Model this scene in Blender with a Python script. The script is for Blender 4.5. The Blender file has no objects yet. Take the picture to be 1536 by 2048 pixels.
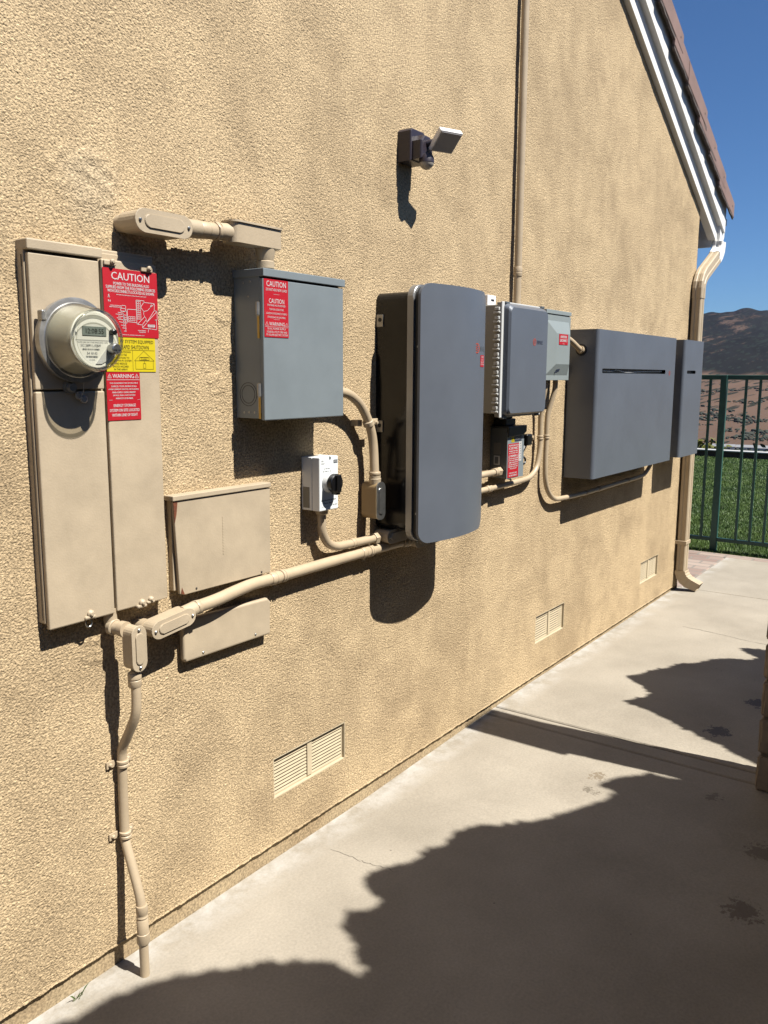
import bpy, bmesh, math, random
import numpy as np
from mathutils import Vector, Matrix
random.seed(7); RNG = np.random.RandomState(11)
S = bpy.context.scene
COL = S.collection
PI = math.pi

# ------------------------------------------------------------------ camera, sky, sun, exposure
CAM_D, CAM_H = 1.65, 1.4652
yaw, pitch, roll, FPX = 0.618, -0.16, 0.005, 1699.0
cd = bpy.data.cameras.new('camera'); cam = bpy.data.objects.new('camera', cd); COL.objects.link(cam)
cd.sensor_fit = 'HORIZONTAL'; cd.sensor_width = 36.0; cd.lens = 36.0*FPX/1536.0
cd.clip_start = 0.05; cd.clip_end = 20000
f = Vector((math.cos(yaw)*math.cos(pitch), math.sin(yaw)*math.cos(pitch), math.sin(pitch)))
r0 = Vector((math.sin(yaw), -math.cos(yaw), 0)); u0 = r0.cross(f)
rr = math.cos(roll)*r0+math.sin(roll)*u0; uu = -math.sin(roll)*r0+math.cos(roll)*u0
cam.matrix_world = Matrix(((rr.x, uu.x, -f.x, 0), (rr.y, uu.y, -f.y, -CAM_D), (rr.z, uu.z, -f.z, CAM_H), (0, 0, 0, 1)))
S.camera = cam

SUN = Vector((-0.10, 1.0, -1.53)).normalized()          # the way the light travels
sun_el = math.asin(-SUN.z); sun_az = math.atan2(-SUN.x, -SUN.y)   # compass-style, from +y toward +x
W = bpy.data.worlds.new('World'); S.world = W; W.use_nodes = True
nt = W.node_tree; bg = nt.nodes['Background']
sky = nt.nodes.new('ShaderNodeTexSky'); sky.sky_type = 'NISHITA'; sky.sun_disc = False
sky.sun_elevation = sun_el; sky.sun_rotation = sun_az; sky.air_density = 0.8; sky.dust_density = 0.5; sky.ozone_density = 3.5
tint = nt.nodes.new('ShaderNodeVectorMath'); tint.operation = 'MULTIPLY'; tint.inputs[1].default_value = (0.55, 0.78, 1.0)   # the deep dry-air blue of the day
nt.links.new(sky.outputs[0], tint.inputs[0]); nt.links.new(tint.outputs[0], bg.inputs[0]); bg.inputs[1].default_value = 0.05
ld = bpy.data.lights.new('sun', 'SUN'); ld.energy = 5.0; ld.angle = math.radians(0.53); ld.color = (1.0, 0.955, 0.87)
lo = bpy.data.objects.new('sun', ld); COL.objects.link(lo); lo.rotation_euler = SUN.to_track_quat('-Z', 'Y').to_euler()
lo.location = (0, -3, 8)
vs = S.view_settings; vs.view_transform = 'Standard'; vs.look = 'None'; vs.exposure = 1.15; vs.gamma = 1.0
S.cycles.max_bounces = 8; S.cycles.transparent_max_bounces = 12

# ------------------------------------------------------------------ materials
KALB = 0.53     # the sun-bleached paints are mid-albedo; the photo is exposed for them
def nodes(m): return m.node_tree.nodes, m.node_tree.links
def mat(name, col, rough=0.6, metal=0.0, var=0.0, vscale=8.0, bump=0.0, bscale=200.0, spec=0.5, coat=0.0, var2=None, stretch=None):
    m = bpy.data.materials.new(name); m.use_nodes = True
    N, L = nodes(m); b = N['Principled BSDF']
    kk = KALB if metal < 0.5 else KALB*1.15; col = tuple(c*kk for c in col); var2 = tuple(c*kk for c in var2) if var2 else None
    b.inputs['Base Color'].default_value = (*col, 1); b.inputs['Roughness'].default_value = rough
    b.inputs['Metallic'].default_value = metal; b.inputs['Specular IOR Level'].default_value = spec
    b.inputs['Coat Weight'].default_value = coat
    if var > 0 or bump > 0:
        g = N.new('ShaderNodeNewGeometry')
        src = g.outputs['Position']
        if stretch:
            mp = N.new('ShaderNodeMapping'); mp.inputs['Scale'].default_value = stretch; L.new(src, mp.inputs[0]); src = mp.outputs[0]
    if var > 0:
        n = N.new('ShaderNodeTexNoise'); n.inputs['Scale'].default_value = vscale; n.inputs['Detail'].default_value = 6; n.inputs['Roughness'].default_value = 0.65
        L.new(src, n.inputs['Vector'])
        cr = N.new('ShaderNodeValToRGB'); L.new(n.outputs[0], cr.inputs[0])
        lo_ = var2 if var2 else tuple(c*(1-var) for c in col); hi = tuple(min(1, c*(1+var*0.6)) for c in col)
        cr.color_ramp.elements[0].position = 0.32; cr.color_ramp.elements[1].position = 0.66
        cr.color_ramp.elements[0].color = (*lo_, 1); cr.color_ramp.elements[1].color = (*hi, 1)
        L.new(cr.outputs[0], b.inputs['Base Color'])
        rm = N.new('ShaderNodeMapRange'); rm.inputs['To Min'].default_value = max(0, rough-0.08); rm.inputs['To Max'].default_value = min(1, rough+0.1)
        L.new(n.outputs[0], rm.inputs[0]); L.new(rm.outputs[0], b.inputs['Roughness'])
    if bump > 0:
        n2 = N.new('ShaderNodeTexNoise'); n2.inputs['Scale'].default_value = bscale; n2.inputs['Detail'].default_value = 3
        L.new(src, n2.inputs['Vector'])
        bp = N.new('ShaderNodeBump'); bp.inputs['Strength'].default_value = 1.0; bp.inputs['Distance'].default_value = bump
        L.new(n2.outputs[0], bp.inputs['Height']); L.new(bp.outputs[0], b.inputs['Normal'])
    return m

TAN = (0.66, 0.53, 0.365)
M = {}
M['tan_paint'] = mat('tan_paint', TAN, 0.5, var=0.10, vscale=9, bump=0.0004, bscale=160)
M['tan_cover'] = mat('tan_cover', (0.665, 0.54, 0.38), 0.55, var=0.15, vscale=7, bump=0.0003, bscale=220)
M['tan_pipe'] = mat('tan_pipe', (0.67, 0.53, 0.36), 0.42, var=0.08, vscale=12, bump=0.0003, bscale=120)
M['vent_paint'] = mat('vent_paint', (0.80, 0.67, 0.46), 0.5, var=0.08, vscale=20)
M['grey_box'] = mat('grey_box', (0.285, 0.33, 0.355), 0.42, var=0.09, vscale=5, bump=0.00012, bscale=300)
M['grey_light'] = mat('grey_light', (0.36, 0.41, 0.41), 0.45, var=0.05, vscale=4)
M['grey_dark'] = mat('grey_dark', (0.15, 0.17, 0.18), 0.42, var=0.10, vscale=6)
M['hood'] = mat('hood', (0.035, 0.04, 0.048), 0.4)
M['black_gloss'] = mat('black_gloss', (0.012, 0.012, 0.013), 0.16, spec=0.35, var=0.1, vscale=20, bump=0.0001, bscale=400)
M['black_matt'] = mat('black_matt', (0.012, 0.012, 0.013), 0.55)
M['black_plastic'] = mat('black_plastic', (0.01, 0.01, 0.011), 0.3)
M['battery_grey'] = mat('battery_grey', (0.184, 0.208, 0.252), 0.36, metal=0.12, var=0.07, vscale=4, bump=0.0001, bscale=500)
M['silver'] = mat('silver', (0.42, 0.42, 0.42), 0.35, metal=0.6)
M['steel'] = mat('steel', (0.55, 0.55, 0.53), 0.3, metal=0.9, var=0.15, vscale=60)
M['galv'] = mat('galv', (0.50, 0.49, 0.47), 0.35, metal=0.7, var=0.2, vscale=40)
M['enclosure_beige'] = mat('enclosure_beige', (0.42, 0.41, 0.38), 0.45)
M['white_plastic'] = mat('white_plastic', (1.15, 1.19, 1.2), 0.4, var=0.02, vscale=6)
M['white_grey'] = mat('white_grey', (0.85, 0.86, 0.85), 0.5)
M['sign_red'] = mat('sign_red', (0.62, 0.008, 0.022), 0.5, var=0.03, vscale=12)
M['sign_yellow'] = mat('sign_yellow', (0.86, 0.68, 0.012), 0.5)
M['ink_white'] = mat('ink_white', (0.85, 0.82, 0.82), 0.5)
M['ink_black'] = mat('ink_black', (0.02, 0.018, 0.012), 0.5)
M['ink_grey'] = mat('ink_grey', (0.16, 0.18, 0.2), 0.5)
M['ink_brown'] = mat('ink_brown', (0.25, 0.17, 0.02), 0.5)
M['ink_orange'] = mat('ink_orange', (0.62, 0.10, 0.05), 0.45)
M['ink_blue'] = mat('ink_blue', (0.045, 0.055, 0.1), 0.4)
M['label_white'] = mat('label_white', (0.75, 0.74, 0.72), 0.45)
M['label_grey'] = mat('label_grey', (0.26, 0.25, 0.22), 0.4)
M['seam'] = mat('seam', (0.06, 0.045, 0.03), 0.8)
M['trim_white'] = mat('trim_white', (1.2, 1.18, 1.13), 0.45, var=0.03, vscale=6)
M['brass'] = mat('brass', (0.55, 0.38, 0.12), 0.35, metal=0.8)
M['dark_plastic'] = mat('dark_plastic', (0.045, 0.035, 0.05), 0.4)
M['lamp_face'] = mat('lamp_face', (0.45, 0.43, 0.44), 0.35)
M['lamp_white'] = mat('lamp_white', (1.2, 1.18, 1.18), 0.4)
M['lens_white'] = mat('lens_white', (0.6, 0.55, 0.48), 0.3)
M['fence_green'] = mat('fence_green', (0.05, 0.165, 0.135), 0.42, var=0.12, vscale=20)
M['rust'] = mat('rust', (0.22, 0.06, 0.02), 0.8, var=0.5, vscale=120)
M['roof_tile'] = mat('roof_tile', (0.335, 0.215, 0.185), 0.75, var=0.16, vscale=7, bump=0.001, bscale=90)
M['tile_edge'] = mat('tile_edge', (0.16, 0.125, 0.115), 0.9, var=0.4, vscale=70, bump=0.004, bscale=60)
M['lcd'] = mat('lcd', (0.34, 0.40, 0.37), 0.15, var=0.2, vscale=60)
M['meter_white'] = mat('meter_white', (1.25, 1.25, 1.15), 0.4)
M['meter_body'] = mat('meter_body', (0.62, 0.60, 0.50), 0.4, var=0.06, vscale=30)
M['red_seal'] = mat('clear_seal', (0.5, 0.47, 0.42), 0.2)

def glass_mat():
    m = bpy.data.materials.new('meter_glass'); m.use_nodes = True; N, L = nodes(m)
    for n in list(N): N.remove(n)
    o = N.new('ShaderNodeOutputMaterial'); g = N.new('ShaderNodeBsdfGlossy'); g.inputs['Roughness'].default_value = 0.03
    t = N.new('ShaderNodeBsdfTransparent'); t.inputs[0].default_value = (0.84, 0.835, 0.79, 1)
    mx = N.new('ShaderNodeMixShader'); fr = N.new('ShaderNodeLayerWeight'); fr.inputs[0].default_value = 0.5; pw = N.new('ShaderNodeMath'); pw.operation = 'POWER'; pw.inputs[1].default_value = 2.6
    ad = N.new('ShaderNodeMath'); ad.operation = 'MULTIPLY_ADD'; ad.inputs[1].default_value = 0.85; ad.inputs[2].default_value = 0.035; ad.use_clamp = True
    L.new(fr.outputs['Facing'], pw.inputs[0]); L.new(pw.outputs[0], ad.inputs[0]); L.new(ad.outputs[0], mx.inputs[0]); L.new(t.outputs[0], mx.inputs[1]); L.new(g.outputs[0], mx.inputs[2]); L.new(mx.outputs[0], o.inputs[0])
    return m
def glass_mat2():
    m = glass_mat(); m.name = 'meter_glass_rim'; N, L = nodes(m)
    for n in N:
        if n.type == 'MATH' and n.operation == 'MULTIPLY_ADD': n.inputs[1].default_value = 0.7; n.inputs[2].default_value = 0.22
        if n.type == 'BSDF_GLOSSY': n.inputs['Roughness'].default_value = 0.12
    return m
M['glass'] = glass_mat(); rim_mat = glass_mat2()

def stucco_mat(name, base, streak, bump=0.0042):
    m = bpy.data.materials.new(name); m.use_nodes = True; N, L = nodes(m); b = N['Principled BSDF']
    b.inputs['Roughness'].default_value = 0.9; b.inputs['Specular IOR Level'].default_value = 0.15
    g = N.new('ShaderNodeNewGeometry')
    mp = N.new('ShaderNodeMapping'); mp.inputs['Scale'].default_value = (2.2, 2.2, 1.1); L.new(g.outputs['Position'], mp.inputs[0])
    n = N.new('ShaderNodeTexNoise'); n.inputs['Scale'].default_value = 1.2; n.inputs['Detail'].default_value = 9; n.inputs['Roughness'].default_value = 0.68
    L.new(mp.outputs[0], n.inputs['Vector'])
    nb = N.new('ShaderNodeTexNoise'); nb.inputs['Scale'].default_value = 5.5; nb.inputs['Detail'].default_value = 7; nb.inputs['Roughness'].default_value = 0.6; nb.inputs['Distortion'].default_value = 0.4
    L.new(g.outputs['Position'], nb.inputs['Vector'])
    av = N.new('ShaderNodeMath'); av.operation = 'MULTIPLY_ADD'; av.inputs[1].default_value = 0.42; L.new(nb.outputs[0], av.inputs[0])
    sc = N.new('ShaderNodeMath'); sc.operation = 'MULTIPLY'; sc.inputs[1].default_value = 0.58; L.new(n.outputs[0], sc.inputs[0]); L.new(sc.outputs[0], av.inputs[2])
    cr = N.new('ShaderNodeValToRGB'); e = cr.color_ramp.elements
    e[0].position = 0.40; e[0].color = (*streak, 1); e[1].position = 0.56; e[1].color = (*base, 1)
    L.new(av.outputs[0], cr.inputs[0])
    # fine speckle painted into the colour, standing in for shaded pits
    n2 = N.new('ShaderNodeTexNoise'); n2.inputs['Scale'].default_value = 165; n2.inputs['Detail'].default_value = 2
    L.new(g.outputs['Position'], n2.inputs['Vector'])
    sp = N.new('ShaderNodeMapRange'); sp.inputs['From Min'].default_value = 0.3; sp.inputs['From Max'].default_value = 0.7
    sp.inputs['To Min'].default_value = 0.52; sp.inputs['To Max'].default_value = 1.17
    L.new(n2.outputs[0], sp.inputs[0])
    # paler trowelled repair round the conduit entry
    dv = N.new('ShaderNodeVectorMath'); dv.operation = 'DISTANCE'; dv.inputs[1].default_value = (1.215, 0, 1.875); L.new(g.outputs['Position'], dv.inputs[0])
    dn = N.new('ShaderNodeMath'); dn.operation = 'MULTIPLY_ADD'; dn.inputs[1].default_value = 0.16; L.new(nb.outputs[0], dn.inputs[0]); L.new(dv.outputs['Value'], dn.inputs[2])
    dm = N.new('ShaderNodeMapRange'); dm.inputs[1].default_value = 0.13; dm.inputs[2].default_value = 0.18; dm.inputs[3].default_value = 0.40; dm.inputs[4].default_value = 0.0; L.new(dn.outputs[0], dm.inputs[0])
    pm = N.new('ShaderNodeMix'); pm.data_type = 'RGBA'; L.new(dm.outputs[0], pm.inputs[0]); L.new(cr.outputs[0], pm.inputs[6]); pm.inputs[7].default_value = (0.47, 0.385, 0.265, 1)
    mx = N.new('ShaderNodeVectorMath'); mx.operation = 'SCALE'; L.new(pm.outputs[2], mx.inputs[0]); L.new(sp.outputs[0], mx.inputs['Scale'])
    L.new(mx.outputs[0], b.inputs['Base Color'])
    n3 = N.new('ShaderNodeTexNoise'); n3.inputs['Scale'].default_value = 230; n3.inputs['Detail'].default_value = 2
    L.new(g.outputs['Position'], n3.inputs['Vector'])
    bp = N.new('ShaderNodeBump'); bp.inputs['Distance'].default_value = bump; bp.inputs['Strength'].default_value = 1
    L.new(n3.outputs[0], bp.inputs['Height']); L.new(bp.outputs[0], b.inputs['Normal'])
    return m
M['stucco'] = stucco_mat('stucco', (0.482, 0.367, 0.225), (0.358, 0.269, 0.164))
M['stucco_base'] = stucco_mat('stucco_base', (0.36, 0.28, 0.175), (0.29, 0.215, 0.13), 0.001)

def concrete_mat():
    m = bpy.data.materials.new('concrete'); m.use_nodes = True; N, L = nodes(m); b = N['Principled BSDF']
    b.inputs['Roughness'].default_value = 0.8; b.inputs['Specular IOR Level'].default_value = 0.25
    g = N.new('ShaderNodeNewGeometry'); P = g.outputs['Position']
    def noise(sc, det=6, ro=0.6, vec=P):
        n = N.new('ShaderNodeTexNoise'); n.inputs['Scale'].default_value = sc; n.inputs['Detail'].default_value = det; n.inputs['Roughness'].default_value = ro
        L.new(vec, n.inputs['Vector']); return n.outputs[0]
    def ramp(x, p0, p1, c0, c1):
        c = N.new('ShaderNodeValToRGB'); c.color_ramp.elements[0].position = p0; c.color_ramp.elements[1].position = p1
        c.color_ramp.elements[0].color = (*c0, 1); c.color_ramp.elements[1].color = (*c1, 1); L.new(x, c.inputs[0]); return c.outputs[0]
    def mr(x, a, b_, c, d):
        n = N.new('ShaderNodeMapRange'); n.inputs[1].default_value = a; n.inputs[2].default_value = b_; n.inputs[3].default_value = c; n.inputs[4].default_value = d
        L.new(x, n.inputs[0]); return n.outputs[0]
    def mix(fac, a, b_):
        n = N.new('ShaderNodeMix'); n.data_type = 'RGBA'
        if isinstance(fac, float): n.inputs[0].default_value = fac
        else: L.new(fac, n.inputs[0])
        for s, v in ((6, a), (7, b_)):
            if isinstance(v, tuple): n.inputs[s].default_value = (*v, 1)
            else: L.new(v, n.inputs[s])
        return n.outputs[2]
    def mth(op, a, b_=None):
        n = N.new('ShaderNodeMath'); n.operation = op
        for i, v in enumerate((a, b_)):
            if v is None: continue
            if isinstance(v, (int, float)): n.inputs[i].default_value = v
            else: L.new(v, n.inputs[i])
        n.use_clamp = op in ('MULTIPLY', 'MULTIPLY_ADD', 'ADD') and False
        return n.outputs[0]
    c = ramp(noise(2.2, 8), 0.3, 0.72, (0.206, 0.183, 0.148), (0.288, 0.258, 0.212))
    sp = mr(noise(130, 4), 0.3, 0.72, 0.88, 1.1)
    v = N.new('ShaderNodeVectorMath'); v.operation = 'SCALE'; L.new(c, v.inputs[0]); L.new(sp, v.inputs['Scale']); c = v.outputs[0]
    sx = N.new('ShaderNodeSeparateXYZ'); L.new(P, sx.inputs[0])
    # pale lime bloom along the house wall and pale scuffs
    near = mr(sx.outputs[1], -0.11, -0.0, 0, 0.85)
    bloom = mth('MULTIPLY', near, mr(noise(9, 7, 0.7), 0.40, 0.62, 0, 1))
    c = mix(bloom, c, (0.37, 0.357, 0.335))
    scuff = mr(noise(5.5, 9, 0.75), 0.66, 0.74, 0, 0.45); c = mix(scuff, c, (0.36, 0.335, 0.30))
    # small dark specks
    vo = N.new('ShaderNodeTexVoronoi'); vo.inputs['Scale'].default_value = 9.0; L.new(P, vo.inputs['Vector'])
    speck = mr(vo.outputs['Distance'], 0.018, 0.035, 0.8, 0); c = mix(speck, c, (0.07, 0.06, 0.05))
    # wet spots and stains of their own shape
    wob = mr(noise(38, 6, 0.8), 0, 1, -0.11, 0.11)
    for (px, py, rad, col, k) in ((3.90, -0.93, 0.085, (0.085, 0.08, 0.085), 1), (3.48, -0.86, 0.08, (0.09, 0.085, 0.088), 1), (2.84, -0.60, 0.035, (0.14, 0.11, 0.075), 0.8),
                                  (2.66, -1.20, 0.07, (0.085, 0.07, 0.055), 0.6), (2.33, -1.22, 0.075, (0.07, 0.052, 0.04), 0.6), (2.72, -0.62, 0.025, (0.10, 0.085, 0.065), 0.8), (2.92, -0.98, 0.035, (0.09, 0.075, 0.06), 0.6)):
        d = N.new('ShaderNodeVectorMath'); d.operation = 'DISTANCE'; cb = N.new('ShaderNodeCombineXYZ')
        L.new(sx.outputs[0], cb.inputs[0]); L.new(sx.outputs[1], cb.inputs[1]); L.new(cb.outputs[0], d.inputs[0]); d.inputs[1].default_value = (px, py, 0)
        dd = mth('ADD', d.outputs['Value'], wob)
        c = mix(mr(dd, rad*0.55, rad*0.62, k, 0), c, col)
    L.new(c, b.inputs['Base Color'])
    bp = N.new('ShaderNodeBump'); bp.inputs['Distance'].default_value = 0.0012; L.new(noise(90, 5), bp.inputs['Height']); L.new(bp.outputs[0], b.inputs['Normal'])
    return m
M['concrete'] = concrete_mat()
M['block'] = mat('block', (0.36, 0.29, 0.22), 0.9, var=0.25, vscale=12, bump=0.006, bscale=28)
M['mortar'] = mat('mortar', (0.2, 0.17, 0.14), 0.95, bump=0.002, bscale=90)

def brick_mat():
    m = bpy.data.materials.new('paving_brick'); m.use_nodes = True; N, L = nodes(m); b = N['Principled BSDF']; b.inputs['Roughness'].default_value = 0.85
    g = N.new('ShaderNodeNewGeometry'); br = N.new('ShaderNodeTexBrick'); br.inputs['Scale'].default_value = 1.0
    br.inputs['Brick Width'].default_value = 0.21; br.inputs['Row Height'].default_value = 0.105; br.inputs['Mortar Size'].default_value = 0.008
    br.inputs['Color1'].default_value = (0.17, 0.115, 0.095, 1); br.inputs['Color2'].default_value = (0.27, 0.215, 0.18, 1); br.inputs['Mortar'].default_value = (0.17, 0.15, 0.13, 1)
    mp = N.new('ShaderNodeMapping'); mp.inputs['Rotation'].default_value = (0, 0, PI/2); L.new(g.outputs['Position'], mp.inputs[0]); L.new(mp.outputs[0], br.inputs['Vector'])
    L.new(br.outputs[0], b.inputs['Base Color']); bp = N.new('ShaderNodeBump'); bp.inputs['Distance'].default_value = 0.004; bp.invert = True
    L.new(br.outputs[1], bp.inputs['Height']); L.new(bp.outputs[0], b.inputs['Normal']); return m
M['brick'] = brick_mat()

def leaf_mat(name, c0, c1, scale=30):
    m = mat(name, c0, 0.55, var=0.2, vscale=scale, var2=c1); return m
M['grass'] = leaf_mat('grass_blades', (0.16, 0.25, 0.05), (0.065, 0.14, 0.03), 1.6)
M['lawn_soil'] = mat('lawn_soil', (0.07, 0.13, 0.03), 0.95, var=0.35, vscale=2.2, bump=0.01, bscale=60)
M['leaf_dark'] = leaf_mat('leaf_dark', (0.05, 0.085, 0.03), (0.03, 0.055, 0.022))
M['leaf_olive'] = leaf_mat('leaf_olive', (0.07, 0.095, 0.05), (0.045, 0.06, 0.035))
M['leaf_yellow'] = leaf_mat('leaf_yellow', (0.22, 0.20, 0.02), (0.09, 0.13, 0.02))
M['bark'] = mat('bark', (0.12, 0.085, 0.06), 0.9, var=0.3, vscale=30, bump=0.004, bscale=60)
M['far_white'] = mat('far_white', (0.62, 0.62, 0.62), 0.7)
M['far_roof'] = mat('far_roof', (0.30, 0.31, 0.33), 0.7)
M['far_window'] = mat('far_window', (0.05, 0.06, 0.08), 0.3)
M['road'] = mat('far_road', (0.30, 0.29, 0.28), 0.9, var=0.2, vscale=0.02)

def hill_mat():
    m = bpy.data.materials.new('hillside'); m.use_nodes = True; N, L = nodes(m); b = N['Principled BSDF']; b.inputs['Roughness'].default_value = 1.0; b.inputs['Specular IOR Level'].default_value = 0.0
    g = N.new('ShaderNodeNewGeometry'); P = g.outputs['Position']
    def noise(sc, det=8, ro=0.6, st=(0.06, 1, 1.5)):
        mp = N.new('ShaderNodeMapping'); mp.inputs['Scale'].default_value = st; L.new(P, mp.inputs[0])
        n = N.new('ShaderNodeTexNoise'); n.inputs['Scale'].default_value = sc; n.inputs['Detail'].default_value = det; n.inputs['Roughness'].default_value = ro; L.new(mp.outputs[0], n.inputs['Vector']); return n.outputs[0]
    def mr(x, a, b_, c, d):
        n = N.new('ShaderNodeMapRange'); n.inputs[1].default_value = a; n.inputs[2].default_value = b_; n.inputs[3].default_value = c; n.inputs[4].default_value = d; L.new(x, n.inputs[0]); return n.outputs[0]
    def mth(op, a, b_):
        n = N.new('ShaderNodeMath'); n.operation = op
        for i, v in enumerate((a, b_)):
            if isinstance(v, (int, float)): n.inputs[i].default_value = v
            else: L.new(v, n.inputs[i])
        return n.outputs[0]
    def mix(fac, a, b_):
        n = N.new('ShaderNodeMix'); n.data_type = 'RGBA'; L.new(fac, n.inputs[0])
        for s, v in ((6, a), (7, b_)):
            if isinstance(v, tuple): n.inputs[s].default_value = (*v, 1)
            else: L.new(v, n.inputs[s])
        return n.outputs[2]
    sx = N.new('ShaderNodeSeparateXYZ'); L.new(P, sx.inputs[0]); z = sx.outputs[2]
    brush = mix(noise(0.03), (0.0085, 0.0092, 0.0090), (0.0175, 0.0180, 0.0165))
    dry = mix(noise(0.012, 9), (0.060, 0.041, 0.033), (0.125, 0.085, 0.064))
    # dry grass low down, chaparral on the mountain with bare patches
    low = mr(mth('ADD', z, mr(noise(0.0035, 7), 0, 1, -55, 55)), -6, 8, 1, 0)
    bare = mr(noise(0.010, 10, 0.72), 0.535, 0.60, 0, 0.8)
    hi_f = mr(z, 130, 300, 1, 0.35)
    bare = mth('MULTIPLY', bare, hi_f)
    fac = mth('MAXIMUM', low, bare)
    c = mix(fac, brush, dry)
    # scattered bushes on the dry slope, thicker toward the valley
    vo = N.new('ShaderNodeTexVoronoi'); vo.inputs['Scale'].default_value = 0.075; vm_ = N.new('ShaderNodeMapping'); vm_.inputs['Scale'].default_value = (0.12, 1, 1.5); L.new(P, vm_.inputs[0]); L.new(vm_.outputs[0], vo.inputs['Vector'])
    th = mr(noise(0.004, 6), 0.32, 0.62, 0.15, 0.55)
    bush = mth('MULTIPLY', mth('LESS_THAN', vo.outputs['Distance'], th), mr(noise(0.09, 3), 0.38, 0.46, 0.0, 0.9))
    c = mix(bush, c, (0.018, 0.022, 0.019))
    rock = mr(noise(0.02, 9, 0.75), 0.685, 0.73, 0, 0.8); c = mix(rock, c, (0.22, 0.18, 0.15))
    L.new(c, b.inputs['Base Color'])
    return m
M['hill'] = hill_mat()

# ------------------------------------------------------------------ object helpers; coordinates are (x, o, z): o = distance out from the wall
OFF = {}
def tag(o, label, cat, group=None):
    o['label'] = label; o['category'] = cat
    if group: o['group'] = group
    return o
def thing(name, label, cat, loc, group=None):
    o = bpy.data.objects.new(name, None); COL.objects.link(o); o.empty_display_size = 0.05
    o.location = (loc[0], -loc[1], loc[2]); OFF[o] = Vector(o.location)
    return tag(o, label, cat, group)
def link_mesh(name, me, m, parent=None, smooth=False, kind=None):
    ob = bpy.data.objects.new(name, me); COL.objects.link(ob)
    if m is not None and not me.materials: me.materials.append(m)
    if smooth:
        for p in me.polygons: p.use_smooth = True
    if parent is not None:
        off = OFF[parent]; me.transform(Matrix.Translation(-off)); ob.parent = parent; OFF[ob] = off
    else: OFF[ob] = Vector((0, 0, 0))
    if kind: ob['kind'] = kind
    return ob

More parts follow.
